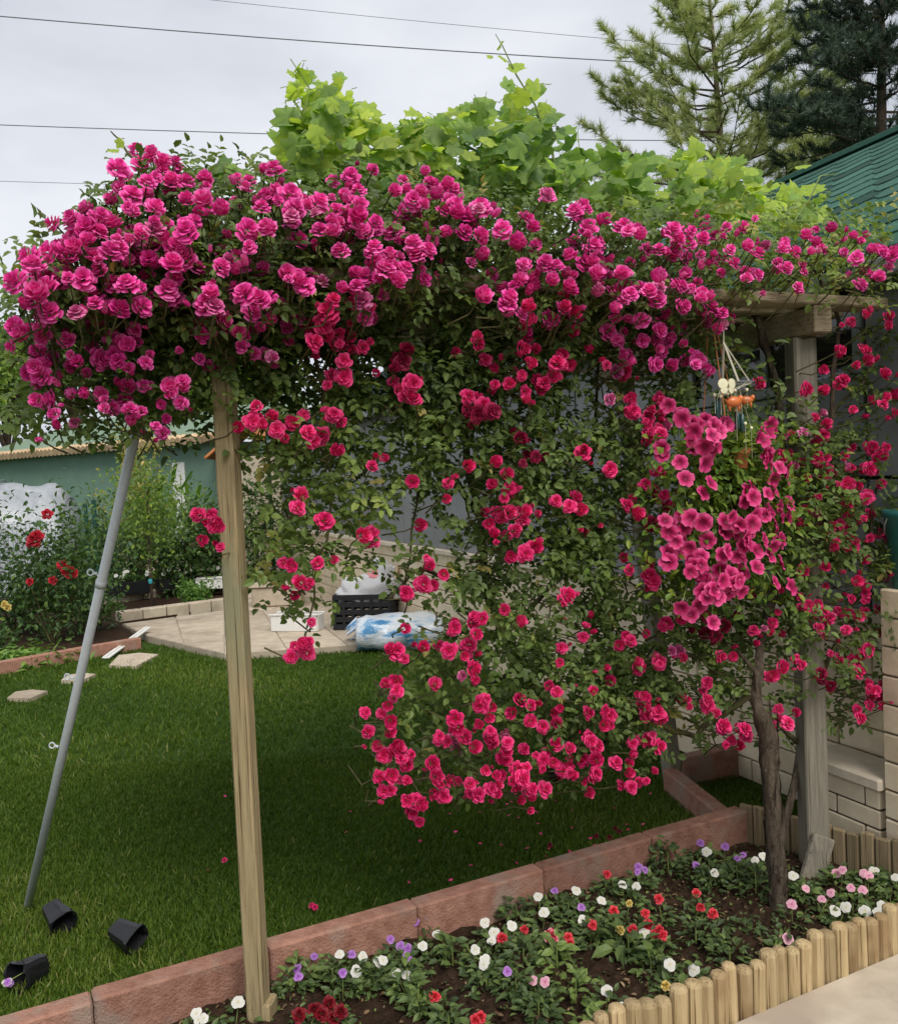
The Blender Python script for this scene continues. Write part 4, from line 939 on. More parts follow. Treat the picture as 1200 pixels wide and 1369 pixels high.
ch = front(967, 400, -.10); apex = front(967, 458, -.27)
wc = thing('wind_chime', apex, 'wind chime with orange and cream ceramic pieces hanging below the pergola beam', 'wind chime')
MB().tube([front(967, 402, -.04), apex], .0014, 4).build('cord', 'twine', wc)
rc = front(985, 512, -.27); rr = .052
ring = [rc + EX * rr * math.cos(a) + NF * rr * math.sin(a) for a in [i * 6.283 / 16 for i in range(17)]]
MB().tube(ring, .0025, 5).build('ring', 'wire_grey', wc)
for a in (0.1, 2.2, 4.3): MB().tube([apex, rc + EX * rr * math.cos(a) + NF * rr * math.sin(a)], .0028 if a < 1 else .004, 5).build('cord', 'twine', wc)
bt = front(972, 517, -.345); mm = MB()                          # cream butterfly plate
for sx in (-1, 1):
    for (cx, cz, r_) in ((.017, .010, .017), (.013, -.010, .012)):
        c = bt + EX * sx * cx + UP * cz; mm.lathe(c - NF * .003, [(.001, 0), (r_, 0), (r_, .005), (.001, .006)], 10, NF + EX * sx * .25)
mm.build('butterfly', 'cream_glaze', wc)
def bead(p, r_, mt, name, sq=1.0):
    MB().lathe(p - UP * r_ * sq, [(.0005, 0), (r_ * .7, r_ * .3 * sq), (r_, r_ * sq), (r_ * .7, r_ * 1.7 * sq), (.0005, 2 * r_ * sq)], 8).build(name, mt, wc, smooth=True)
def fish(p, l_, mt, yaw):
    """little animal pendant: plump body, head, ears, tail"""
    m = MB(); ax = (EX * math.cos(yaw) + NF * math.sin(yaw))
    m.lathe(p - ax * l_ / 2, [(.001, 0), (l_ * .22, l_ * .1), (l_ * .30, l_ * .4), (l_ * .26, l_ * .7), (l_ * .17, l_ * .86), (.001, l_)], 10, ax)
    m.lathe(p + ax * l_ * .42 + UP * l_ * .16 - UP * l_ * .17, [(.001, 0), (l_ * .15, l_ * .08), (l_ * .18, l_ * .2), (l_ * .1, l_ * .33), (.001, l_ * .36)], 8)
    for s in (-.3, .3):
        m.tube([p + ax * l_ * s - UP * l_ * .1, p + ax * l_ * s - UP * l_ * .48], [l_ * .09, l_ * .07], 6)
    m.tube([p - ax * l_ * .45, p - ax * l_ * .62 + UP * l_ * .14], [l_ * .05, l_ * .02], 5)
    m.build('pendant', mt, wc, smooth=True)
fish(front(981, 537, -.325), .062, 'orange_glaze', 0); fish(front(997, 535, -.27), .050, 'orange_glaze', .5)
for px, py, dz in ((962, 545, 0), (985, 562, 0), (992, 566, 0), (958, 548, 0)):
    p = front(px, py, -.30); MB().lathe(p - UP * .03, [(.001, 0), (.0085, 0), (.0075, .06), (.001, .062)], 8).build('tube', 'dark_glaze', wc, smooth=True)
    MB().tube([p + UP * .03, p + UP * .062 + (rc - p) * .3], .0009, 3).build('string', 'twine', wc)
for i, (px, py) in enumerate(((955, 528), (963, 530), (982, 522), (998, 521), (972, 527), (984, 548), (996, 566), (1004, 572))):
    p = front(px, py, -.31); bead(p, .006, 'cream_glaze', 'bead'); a = 6.283 * i / 8
    q = rc + EX * rr * math.cos(a) + NF * rr * math.sin(a); MB().tube([q, p, p - UP * (.10 if i > 4 else .06)], .0009, 3).build('string', 'twine', wc)

# ================================================================== things on the lawn
g0 = G(36, 1217); g1 = front(178, 592, -.02); g1 = g0 + (D(178, 592, 2.75) - g0)
pole = thing('metal_pole', g0, 'long galvanised metal pole leaning from the lawn up into the roses', 'pole')
MB().tube([g0 - (g1 - g0).normalized() * .02, g0.lerp(g1, .5), g1 + (g1 - g0).normalized() * .12], .0155, 14).build('shaft', 'galvanised', pole, smooth=True)
ax = (g1 - g0).normalized(); sd_ = ax.cross(UP).normalized()
for f_ in (.40, .55, .76):
    c = g0.lerp(g1, f_) - sd_ * 0 + (Vector((-1, 0, 0)) - ax * ax.dot(Vector((-1, 0, 0)))).normalized() * .019
    MB().tube([c + Vector((0, 0, 0)), c + Vector((-.012, 0, .004))], .005, 6).build('eyelet_stem', 'galvanised', pole)
    MB().tube([c + Vector((-.022 + .010 * math.cos(a), 0, .006 + .010 * math.sin(a))) for a in [i * .6283 for i in range(11)]], .003, 5).build('eyelet', 'galvanised', pole)
MB().tube([g0.lerp(g1, .745) - ax * .012, g0.lerp(g1, .745) + ax * .012], .0185, 14).build('collar', 'galvanised', pole, smooth=True)

def nursery_pot(px, py, axis, spin, label, sprig=False):
    p = G(px, py); a = Vector(axis).normalized(); t = thing('nursery_pot', Vector((p.x, p.y, 0)), label, 'plant pot', 'black nursery pots on the lawn')
    rot = a.to_track_quat('Z', 'Y').to_matrix() @ rotz(spin); m = MB(); c = Vector((p.x, p.y, .055))
    prof = [(.034, 0), (.038, .045), (.043, .088), (.047, .088), (.047, .099), (.041, .099), (.031, .006)]
    vs_ = []
    for r_, h in prof:
        for i in range(16):                                     # square pot with rounded corners, dented a little
            th = 2 * math.pi * i / 16; q = (abs(math.cos(th)) ** 4 + abs(math.sin(th)) ** 4) ** -.25
            vs_.append(c + rot @ Vector((r_ * q * math.cos(th), r_ * q * math.sin(th), h - .055)) + Vector((random.gauss(0, .0022),) * 3))
    k = 16; fs = [(i * k + j, i * k + (j + 1) % k, (i + 1) * k + (j + 1) % k, (i + 1) * k + j) for i in range(len(prof) - 1) for j in range(k)]
    fs += [tuple(range(k))[::-1], tuple((len(prof) - 1) * k + j for j in range(k))]
    m.add(vs_, fs); lo = min(v_.z for v_ in vs_); m.v = [(v_[0], v_[1], v_[2] - lo + .006) for v_ in m.v]
    m.build('shell', 'black_plastic', t)
    if sprig:
        q = c + a * .06 - UP * (lo - .0)
        for i in range(4): flower('bloom', PANSY[('pansy_white', 'pansy_violet')[i % 2]][0], t, Vector((p.x + a.x * .085 + random.uniform(-.02, .03), p.y + a.y * .085 + random.uniform(-.02, .02), .05 + random.uniform(0, .02))), Vector((.2, -1, .8)), .012)
        MB().tube([Vector((p.x, p.y, .055)) + a * .02, Vector((p.x, p.y, .05)) + a * .10], .002, 4).build('sprig', 'vine_stem', t)
PANSY = {k: [pansy_mesh(k, k, 5 * j + s) for s in range(3)] for j, k in enumerate(('pansy_white', 'pansy_violet', 'pansy_pink'))}
for k_ in ('bed_red', 'bed_dark', 'bed_yellow', 'carnation'): PANSY[k_] = [rose_mesh(k_, k_, 90 + s) for s in range(2)]
nursery_pot(79, 1250, (.55, -.45, -.25), .3, 'black plastic nursery pot lying on the grass below the metal pole')
nursery_pot(172, 1277, (.75, -.35, -.2), .5, 'black plastic nursery pot on the grass closest to the red kerb')
nursery_pot(38, 1320, (-.3, -.75, .10), .2, 'black plastic nursery pot tipped open beside a few spilled flowers', True)
# fallen petals on the grass
fp_ = thing('fallen_petals', G(417, 1212), 'withered pink rose petals lying on the lawn beside the kerb', 'petals')
for px, py in ((417, 1211), (421, 1213), (797, 1118), (822, 1108), (828, 1112), (815, 1120), (735, 1130), (640, 1180), (300, 1150)):
    flower('petal', ROSE['rose_dark'][0] if px > 500 else ROSE['rose_crimson'][1], fp_, G(px, py, .03), UP + Vector((random.uniform(-.4, .4), -.3, 0)), .013)

pm = MB(); pm.add([(-1, 0, 0), (-.3, -.8, .15), (.7, -.6, .05), (1, .1, .25), (.3, .8, .1), (-.7, .6, .2)], [(0, 1, 2, 3, 4, 5)]); pet_m = pm.mesh('petal', 'rose_crimson', tint=[.5, .8, .7, .9, .6, .4])
for i in range(60):
    px, py = random.gauss(690, 130), random.gauss(1110, 45)
    p = G(px, py, .032)
    if (p - KA).dot(KN) > .12 and (p - HO).dot(HN) > .2: flower('petal', pet_m, fp_, p, UP + Vector((random.uniform(-.5, .5), random.uniform(-.5, .2), 0)), random.uniform(.006, .011))
# white plank against the patio
a = G(141, 882, .01); b_ = G(197, 841, .11); e = (b_ - a).normalized(); s_ = e.cross(UP).normalized()
pk = thing('white_plank', a, 'narrow white plank propped on the patio edge', 'plank')
MB().box((a + b_) / 2 + UP * .015, ((b_ - a).length, .075, .018), frame(e, -s_, e.cross(-s_)), .004).build('board', 'white_paint', pk)
MB().box((a + b_) / 2 + UP * .03, ((b_ - a).length * .98, .02, .012), frame(e, -s_, e.cross(-s_)), .003).build('lip', 'white_paint', pk)
# white planter boxes
def planter(px, py, z, l_, wd, h, yaw, label):
    p = G(px, py, z); t = thing('planter_box', p, label, 'planter', 'white planter boxes'); rot = rotz(yaw); m = MB()
    for (cx, cy, sx, sy) in ((0, -wd / 2, l_, .02), (0, wd / 2, l_, .02), (-l_ / 2, 0, .02, wd - .021), (l_ / 2, 0, .02, wd - .021)):
        m.box(p + rot @ Vector((cx, cy, h / 2)), (sx, sy, h), rot, .005)
    m.build('side', 'white_plastic', t)
    m = MB(); m.box(p + UP * .012, (l_ - .022, wd - .022, .02), rot, .003).build('bottom', 'white_plastic', t)
    m = MB(); 
    for sy in (-1, 1): m.box(p + rot @ Vector((0, sy * (wd / 2 + .006), h + .006)), (l_ + .04, .035, .012), rot, .004)
    m.build('rim', 'white_plastic', t)
    MB().box(p + UP * (h * .8), (l_ - .03, wd - .03, .02), rot, .004).build('soil_fill', 'soil', t); return p
planter(398, 842, PZ + .002, .52, .2, .17, R(-14), 'white planter box on the patio in front of the sandstone block')
planter(292, 786, .15, .62, .2, .15, R(6), 'white planter box on the far stone row behind the pergola post')
# black crate, bag, stick
cc = G(492, 838, PZ); cr = thing('crate', cc, 'black plastic crate on the patio filled with a white plastic bag', 'crate')
rot = rotz(R(-10)); lx, ly, hz = .62, .42, .36
for (cx, cy, sx, sy) in ((0, -ly / 2, lx, .02), (0, ly / 2, lx, .02), (-lx / 2, 0, .02, ly - .021), (lx / 2, 0, .02, ly - .021)):
    m = MB()
    for kz in range(5): m.box(cc + rot @ Vector((cx, cy, .035 + kz * .078)), (sx, sy, .055), rot, .004)
    m.build('side', 'crate_plastic', cr)
    m = MB(); nn = 7
    for j in range(nn):
        u = (j / (nn - 1) - .5); m.box(cc + rot @ Vector((cx + (u * lx * .96 if sx > .1 else 0), cy + (u * ly * .92 if sy > .1 else 0), hz / 2)), (.03 if sx > .1 else .026, .026 if sx > .1 else .03, hz), rot, .003)
    m.build('ribs', 'crate_plastic', cr)
MB().box(cc + UP * .012, (lx - .03, ly - .03, .02), rot, .003).build('bottom', 'crate_plastic', cr)
bagc = cc + UP * .30; bgp = thing('plastic_bag', bagc, 'crumpled white plastic bag with faded red print in the black crate', 'bag')
m = MB(); NU, NV = 40, 20; rg = random.Random(4)
ph = [(rg.uniform(2, 9), rg.uniform(0, 6.28), rg.uniform(2, 7), rg.uniform(.01, .035)) for _ in range(9)]
for j in range(NV + 1):
    for i in range(NU):
        th = 2 * math.pi * i / NU; v_ = j / NV; w_ = math.cos(v_ * math.pi / 2) ** .7
        pk_ = .27 + .17 * math.exp(-((th - .5) / .9) ** 2) + .15 * math.exp(-((th - 5.9) / .8) ** 2)
        r_ = sum(a_ * math.sin(f_ * th + p_ + g_ * v_ * 3) for f_, p_, g_, a_ in ((round(f0), p0, g0_, a0) for f0, p0, g0_, a0 in ph))
        x_ = math.cos(th) * w_ * (.36 + r_ * .6); y_ = math.sin(th) * w_ * (.20 + r_ * .4); z_ = v_ * (pk_ + .16 * max(0, math.cos(th - .3)) * w_) + .06 * math.exp(-((th - 3.1) / .35) ** 2) * v_ * 1.5 * w_ + r_ * .5 * w_
        m.v.append(tuple(bagc + rot @ Vector((x_ + .08 * v_, y_, z_))))
for j in range(NV):
    for i in range(NU): m.f.append((j * NU + i, j * NU + (i + 1) % NU, (j + 1) * NU + (i + 1) % NU, (j + 1) * NU + i))
bag = m.build('bag_skin', 'bag_plastic', bgp, smooth=False)
# red print: faces of the skin itself picked out as a patch
pmesh = MB()
for f_ in list(m.f):
    c = sum((Vector(m.v[i]) for i in f_), Vector()) / 4; q = proj(c)
    n0 = (Vector(m.v[f_[1]]) - Vector(m.v[f_[0]])).cross(Vector(m.v[f_[3]]) - Vector(m.v[f_[0]])).normalized()
    if n0.y > 0: n0 = -n0
    rel = rot.transposed() @ (c - bagc)
    if rel.y < .05 and .02 < rel.x < .17 and .20 < rel.z < .36 and ((rel.x - .10) / .065) ** 2 + ((rel.z - .285) / .055) ** 2 < 1: pmesh.add([Vector(m.v[i]) + n0 * .004 for i in f_], [(0, 1, 2, 3)])
if pmesh.f: pmesh.build('print', 'bag_print', bgp)
s0 = G(517, 843, PZ); s1 = D(531, 757, s0.y + .25)
stk = MB().tube([s0, s0.lerp(s1, .5), s1], [.016, .018, .017], 8).build('wooden_stick', 'stick_wood'); tag(stk, 'light wooden stick leaning beside the black crate', 'stick')
# roll wrapped in blue and white plastic
ra = G(478, 872, .0); rb_ = G(735, 858, .0); e = (rb_ - ra); e.z = 0; ln_ = e.length; e.normalize(); nrm = Vector((-e.y, e.x, 0))
rw = thing('wrapped_roll', ra, 'long roll wrapped in blue and white plastic lying at the lawn edge', 'roll')
m = MB(); NU, NV = 22, 40; rg = random.Random(8)
for j in range(NV + 1):
    for i in range(NU):
        th = 2 * math.pi * i / NU; u = j / NV; rr_ = .155 * (1 + .05 * math.sin(th * 5 + u * 22) + .06 * math.sin(u * 38 + math.sin(th * 2) * 2)) * (1 if .03 < u < .97 else .9) + .03 * math.sin(u * 7)
        c = ra + e * (u * ln_) + nrm * .05 + UP * .165
        m.v.append(tuple(c + nrm * math.cos(th) * rr_ * 1.5 + UP * math.sin(th) * rr_ + e * rg.uniform(-.012, .012)))
for j in range(NV):
    for i in range(NU): m.f.append((j * NU + i, j * NU + (i + 1) % NU, (j + 1) * NU + (i + 1) % NU, (j + 1) * NU + i))
m.f.append(tuple(range(NU))[::-1]); m.f.append(tuple(NV * NU + i for i in range(NU)))
m.build('wrapping', 'wrap', rw, smooth=True)
m = MB()
for i in range(9):                                              # loose folds of plastic at the open end
    a_ = -1.2 + i * .45; c = ra + nrm * (.05 + .2 * math.cos(a_)) + UP * (.165 + .13 * math.sin(a_)); d = Vector((-e.x * .10, -e.y * .10, -.05 - .04 * random.random())) 
    m.add([c, c + nrm * .06 + UP * .03, c + d + nrm * .05, c + d * 1.2 - nrm * .01], [(0, 1, 2, 3)])
m.build('loose_flap', 'wrap', rw)
pk2 = [Vector((G(x_, y_).x, G(x_, y_).y, 0)) for x_, y_ in ((626, 930),)]
sk = MB().tube([pk2[0], pk2[0] + UP * .26 - EX * .02], [.012, .010], 6).build('garden_stake', 'stick_wood'); tag(sk, 'thin pale stake standing in the lawn below the roses', 'stake')

# ================================================================== border plants
def bush(name, label, cat, px, py, dist, rx, rz, n, ll, m, tlo=.35, group=None, base=None, stems_n=7, seed=0, ry=None):
    """leafy shrub: stems from the ground, leaf clumps round their ends"""
    g = G(px, py) if base is None else base; g = Vector((g.x, g.y, 0)); ry = ry or rx
    t = thing(name, g, label, cat, group); rg = np.random.default_rng(100 + seed); st = MB(); cen = []
    for i in range(stems_n):
        a = rg.uniform(0, 6.28); q = math.sqrt(rg.random()); tip = g + Vector((rx * q * math.cos(a), ry * q * math.sin(a), rz * rg.uniform(.45, 1)))
        mid = g.lerp(tip, .5) + Vector((rg.normal() * .04, rg.normal() * .04, .05)); st.tube([g + Vector((rg.normal() * .03, rg.normal() * .03, 0)), mid, tip], [.010, .007, .003], 4, False)
        cen += [mid, mid.lerp(tip, .5), tip, tip]
    st.build('stem', 'cane', t, own=False)
    c = np.array(cen)[rg.integers(0, len(cen), n)]; P = c + rg.normal(0, 1, (n, 3)) * np.array([rx, ry, rz]) * .20; P[:, 2] = np.maximum(P[:, 2], .02)
    A = unit(rg.normal(size=(n, 3)) + np.array([0, 0, .2])); N = unit(rg.normal(size=(n, 3)) * .6 + np.array([0, -.3, 1]))
    ht = (P[:, 2]) / max(rz, .01)
    L_ = rg.uniform(.6, 1.25, n) * ll
    o = leaves('foliage', P, A, N, L_, L_ * .55, np.clip(rg.normal(tlo, .2, n), 0, 1), m, t); o['kind'] = 'stuff'
    return t
rs = bush('rose_shrub', 'bushy garden rose with red blooms behind the low border kerb', 'rose shrub', 75, 862, 0, .62, 1.25, 2600, .07, 'shrub_leaf', .42, seed=1, stems_n=14)
ry_ = org(rs).y
for px, py, s in ((63, 687, 1), (46, 722, 1.5), (83, 755, 1), (95, 766, 1.2), (88, 762, 1), (70, 776, .8), (40, 778, .7), (50, 716, 1.1)):
    flower('bloom', ROSE['rose_red'][random.randrange(4)], rs, D(px, py, ry_ - .35), Vector((.1, -1, .4)), .062 * s)
bush('leafy_shrub', 'dense dark green shrub behind the red rose shrub', 'shrub', 20, 850, 0, .6, .75, 1500, .075, 'shrub_leaf', .35, seed=2, stems_n=10)
bush('leafy_shrub', 'low green shrub beneath the metal pole at the border', 'shrub', 118, 850, 0, .35, .55, 900, .06, 'shrub_leaf', .4, seed=3, stems_n=9)
bush('leafy_shrub', 'small round bright green shrub beside the stone border', 'shrub', 265, 815, 0, .26, .34, 1300, .05, 'corn_leaf', .55, seed=4, stems_n=12)
yt = bush('yellow_flower', 'yellow flowering plant at the foot of the border', 'flower', 12, 880, 0, .3, .3, 500, .06, 'shrub_leaf', .5, seed=5)
for px, py in ((6, 808), (10, 812)): flower('bloom', PANSY['bed_yellow'][0], yt, D(px, py, org(yt).y), Vector((0, -1, .5)), .04)
# heap of cut leaves
hp = G(22, 890); n = 700; P = np.stack([RNG.normal(hp.x, .22, n), RNG.normal(hp.y, .16, n), np.abs(RNG.normal(0, .055, n)) + .02], 1)
hpt = thing('cut_leaves', Vector((hp.x, hp.y, 0)), 'heap of cut pale green leaves on the lawn by the border', 'leaf heap')
tag(leaves('foliage', P, rvec(n) * np.array([1, 1, .3]), rvec(n) * .5 + np.array([0, 0, 1]), RNG.uniform(.07, .13, n), RNG.uniform(.03, .05, n), np.clip(RNG.normal(.75, .2, n), 0, 1), 'corn_leaf', hpt), kind='stuff')
# young tree with a blue tie
yg = G(204, 822); yg.z = 0
yt2 = thing('young_tree', yg, 'slim young tree with a blue tie in the border', 'tree')
top = D(196, 640, yg.y)
MB().tube([yg, D(201, 760, yg.y), D(198, 700, yg.y), top], [.022, .018, .013, .005], 7).build('trunk', 'bark', yt2, smooth=True)
tie = D(201, 777, yg.y - .02); MB().lathe(tie - UP * .03, [(.024, 0), (.028, .03), (.024, .06)], 10).build('tie', 'blue_tie', yt2)
n = 1700; P = np.array(D(198, 680, yg.y)) + RNG.normal(0, 1, (n, 3)) * np.array([.26, .26, .34])
tag(leaves('crown', P, rvec(n) + np.array([0, 0, -.3]), rvec(n) * .6 + np.array([0, -.3, .8]), RNG.uniform(.05, .08, n), RNG.uniform(.025, .04, n), np.clip(RNG.normal(.5, .2, n), 0, 1), 'tree_leaf', yt2), kind='stuff')
tw = MB()
for i in range(12):
    a = RNG.uniform(0, 6.28); z0 = RNG.uniform(.3, .95); p = yg.lerp(top, z0); tw.tube([p, p + Vector((math.cos(a) * .3, math.sin(a) * .3, .22))], [.006, .002], 4, False)
tw.build('twigs', 'cane', yt2, own=False)['kind'] = 'stuff'
# corn
def corn(px, py, dist, h, label):
    g = D(px, py, dist); g.z = 0; t = thing('corn_plant', g, label, 'corn', 'corn plants at the fence')
    MB().tube([g, g + UP * h * .9], [.014, .007], 6).build('stalk', 'vine_stem', t)
    n = 11; P = np.array([g + UP * h * (.15 + .7 * i / n) for i in range(n)]); a = np.array([i * 2.4 + RNG.uniform(-.5, .5) for i in range(n)])
    A = np.stack([np.cos(a) * .45, np.sin(a) * .45, np.ones(n)], 1); bend = np.stack([np.cos(a), np.sin(a), -.7 * np.ones(n)], 1)
    o = blades('leaf', P, A, RNG.uniform(.45, .75, n), RNG.uniform(.05, .075, n), bend, np.clip(RNG.normal(.55, .2, n), 0, 1), 'corn_leaf', t)
cornlab = 'tall corn plant with long arching leaves in front of the green shed'
for px, d_, h_ in ((222, 14.0, 2.1), (238, 13.7, 2.25), (250, 14.2, 2.1), (270, 13.9, 1.9), (210, 14.3, 1.8), (258, 14.6, 2.0), (232, 14.8, 2.1), (280, 14.4, 1.8)): corn(px, 800, d_, h_, cornlab)
bush('yellow_shrub', 'tall shrub with yellow and russet leaves against the green shed', 'shrub', 0, 0, 0, .5, 2.45, 1500, .085, 'yellow_leaf', .5, base=D(188, 780, 15.2), seed=6, stems_n=12)
bush('yellow_shrub', 'slender pale yellow shrub next to the green fence post', 'shrub', 0, 0, 0, .3, 1.7, 700, .07, 'yellow_leaf', .45, base=D(160, 780, 15.0), seed=7, stems_n=8)
for i, (px, d_, rx, rz, lb) in enumerate(((150, 13.8, .5, 1.1, 'leafy vegetable plant between the green fence post and the metal pole'), (185, 13.6, .5, 1.25, 'leafy vegetable plant behind the young tree'), (225, 13.4, .5, 1.2, 'leafy vegetable plant at the foot of the tallest corn'), (262, 13.5, .5, 1.1, 'leafy vegetable plant behind the white planter box'), (292, 13.8, .45, 1.3, 'tall vegetable plant half hidden by the left pergola post'), (318, 14.0, .5, 1.6, 'tall vegetable plant between pergola post and house wall'), (342, 14.4, .4, 1.8, 'tallest vegetable plant next to the end of the grey house'), (105, 13.8, .4, 1.0, 'low vegetable plant behind the wire fence beside the tunnel'))):
    bush('vegetable_plant', lb, 'plant', 0, 0, 0, rx, rz, 1000, .085, 'shrub_leaf', .45, 'vegetable plants along the fence', D(px, 800, d_), 9, 20 + i)
# dark troughs of white-flowering seedlings
for i, (pa_, pb_) in enumerate((((120, 800), (205, 792)), ((212, 791), (300, 782)))):
    a = G(*pa_, .15); b_ = G(*pb_, .15); e = (b_ - a).normalized(); n_ = Vector((-e.y, e.x, 0)); c = (a + b_) / 2 + n_ * .12
    t = thing('seedling_trough', Vector((c.x, c.y, .15)), ('long dark trough of white flowering seedlings behind the young tree', 'dark trough of white flowering seedlings beside the white planter')[i], 'trough')
    c.z = .15; l_ = (b_ - a).length * .97
    for s in (-1, 1): MB().box(c + n_ * s * .1 + UP * .09, (l_, .02, .18), frame(e, n_, UP), .004).build('side', 'crate_plastic', t)
    for s in (-1, 1): MB().box(c + e * s * (l_ / 2 - .012) + UP * .09, (.02, .178, .178), frame(e, n_, UP), .004).build('end', 'crate_plastic', t)
    MB().box(c + UP * .08, (l_ - .05, .178, .15), frame(e, n_, UP), .004).build('soil_fill', 'soil', t)
    n = 420; u = RNG.uniform(-.48, .48, n) * l_; P = np.array([c + e * q + n_ * RNG.uniform(-.09, .09) + UP * (.16 + RNG.uniform(0, .10)) for q in u])
    tag(leaves('foliage', P, rvec(n) + np.array([0, 0, .4]), rvec(n) * .5 + np.array([0, 0, 1]), RNG.uniform(.04, .07, n), RNG.uniform(.02, .035, n), np.clip(RNG.normal(.4, .2, n), 0, 1), 'shrub_leaf', t), kind='stuff')
    for q in range(9): flower('bloom', PANSY['pansy_white'][q % 3], t, c + e * (RNG.uniform(-.47, .47) * l_) - n_ * .06 + UP * RNG.uniform(.24, .33), Vector((0, -1, .6)), .032)

# ================================================================== fence, tunnel, shed
ft = []
fpts = [D(-30, 760, 11.6), D(130, 760, 13.0), D(366, 760, 15.0)]
fn = thing('wire_fence', Vector((fpts[1].x, fpts[1].y, 0)), 'green wire mesh fence with green steel posts behind the border', 'fence')
for i, p in enumerate(fpts):
    zt = (1.35, D(132, 670, 13.0).z, D(362, 560, 15.0).z)[i]; pp = Vector((p.x, p.y, 0))
    MB().box(pp + UP * zt / 2, (.06, .06, zt), rotz(.3), .006).build('post', 'fence_green', fn)
    if i == 1: MB().box(pp + UP * (zt / 2 - .02) + Vector((-.13, .02, 0)), (.05, .05, zt - .04), rotz(.3), .006).build('post', 'fence_green', fn)
    MB().box(pp + UP * (zt + .012), (.07, .07, .02), rotz(.3), .004).build('post_cap', 'fence_green', fn)
for a, b_ in zip(fpts[:-1], fpts[1:]):
    m = MB(); a = Vector((a.x, a.y, 0)); b_ = Vector((b_.x, b_.y, 0)); k = int((b_ - a).length / .06)
    for i in range(1, k): p = a.lerp(b_, i / k); m.tube([p + UP * .05, p + UP * 1.28], .0025, 3, False)
    for z_ in (.08, .28, .48, .68, .88, 1.08, 1.26): m.tube([a + UP * z_, b_ + UP * z_], .0035, 3, False)
    tag(m.build('wire_mesh', 'fence_green' , fn), kind='stuff')
# polythene tunnel
tn = thing('polythene_tunnel', Vector((-7.8, 14.2, 0)), 'grey polythene growing tunnel behind the wire fence', 'tunnel')
ta = Vector((-9.6, 13.6, 0)); tb = D(85, 700, 14.4); tb.z = 0; e = (tb - ta); tl = e.length; e.normalize(); n_ = Vector((-e.y, e.x, 0))
hz_ = D(30, 640, 14.0).z; m = MB(); NU, NV = 18, 26
for j in range(NV + 1):
    for i in range(NU + 1):
        th = math.pi * i / NU; u = j / NV
        sag = 1 - .05 * abs(math.sin(u * math.pi * 3)) + .015 * math.sin(u * 40 + th * 6)
        if u > .9: sag *= 1 - ((u - .9) / .1) ** 2 * .22
        m.v.append(tuple(ta + e * u * tl + n_ * (1.0 - 1.0 * math.cos(th)) * 1 + UP * (hz_ * sag * (math.sin(th) ** .55 if 0 < i < NU else 0))))
for j in range(NV):
    for i in range(NU): q = j * (NU + 1) + i; m.f.append((q, q + 1, q + NU + 2, q + NU + 1))
m.f.append(tuple(NV * (NU + 1) + i for i in range(NU + 1)))
m.build('film', 'polythene', tn, smooth=True)
for u in (.02, .35, .68, .985):
    c = ta + e * u * tl; MB().tube([c + n_ * (1 - 1.01 * math.cos(th)) + UP * (hz_ * (1.01 if u < .9 else .83) * max(0, math.sin(th)) ** .55) for th in [math.pi * i / 14 for i in range(15)]], .014, 5).build('hoop', 'wire_grey', tn)
# green shed
sa = D(-40, 640, 22.0); sb2 = D(296, 640, 17.2); sa.z = sb2.z = 0; e = (sb2 - sa); sl_ = e.length; e.normalize(); n_ = Vector((-e.y, e.x, 0)); ez = D(172, 600, 18.7).z
sh_ = thing('shed', (sa + sb2) / 2, 'green rendered shed with tiled eaves beyond the vegetable border', 'shed'); fr3 = frame(e, n_, UP)
def sbox(name, mt, u0, u1, v0, v1, z0, z1, par=None, bev=.006): return MB().box(sa + e * (u0 + u1) / 2 + n_ * (v0 + v1) / 2 + UP * (z0 + z1) / 2, (u1 - u0, v1 - v0, z1 - z0), fr3, bev).build(name, mt, par or sh_)
sbox('wall', 'green_render', 0, sl_, 0, 3.5, 0, ez)
sbox('plinth', 'slab', -.01, sl_ + .01, -.02, 3.52, 0, .3)
m = MB(); q = [sa - e * .15 - n_ * .25 + UP * ez, sa + e * (sl_ + .15) - n_ * .25 + UP * ez, sa + e * (sl_ + .15) + n_ * 3.7 + UP * (ez + 1.15), sa - e * .15 + n_ * 3.7 + UP * (ez + 1.15)]
m.add(q + [p + UP * .05 for p in q], [(3, 2, 1, 0), (4, 5, 6, 7), (0, 1, 5, 4), (1, 2, 6, 5), (2, 3, 7, 6), (3, 0, 4, 7)]); rfm = m.build('roof', 'green_roof', sh_)
k = int(sl_ / .15)
tm = MB().lathe((0, 0, 0), [(.001, 0), (.085, 0), (.072, .30), (.001, .30)], 10, (0, .955, .295)).mesh('eave_tile', 'eave_tile')
for i in range(k + 2):
    o = link('eave_tile', tm, rfm, sa + e * (i * .15 - .07) - n_ * .30 + UP * (ez + .04)); o.rotation_euler = (0, 0, math.atan2(e.y, e.x))
# orange tiled gable end just behind the post
sbox('door', 'white_paint', sl_ * .845, sl_ * .885, -.03, .0, .3, 2.2)
og = D(278, 600, 13.2); m = MB(); og0 = D(274, 612, 16.6); og1 = D(290, 566, 16.6); dd = (og1 - og0)
hut = thing('tile_roofed_hut', Vector((og0.x + .7, og0.y + .4, 0)), 'small hut with orange tiled gable behind the pergola post', 'hut')
hb_ = Vector((og0.x, og0.y, 0)); wdt = .62
MB().box(hb_ + Vector((.75, .6, og0.z / 2)), (1.2, .9, og0.z), None, .01).build('wall', 'slab', hut)
for sx in (1, -1):
    c = hb_ + Vector((.75 - sx * .38, .6, og0.z + .30)); MB().box(c, (.98, 1.2, .05), Matrix.Rotation(-sx * .68, 3, 'Y'), .008).build('roof_side', 'orange_tile', hut)

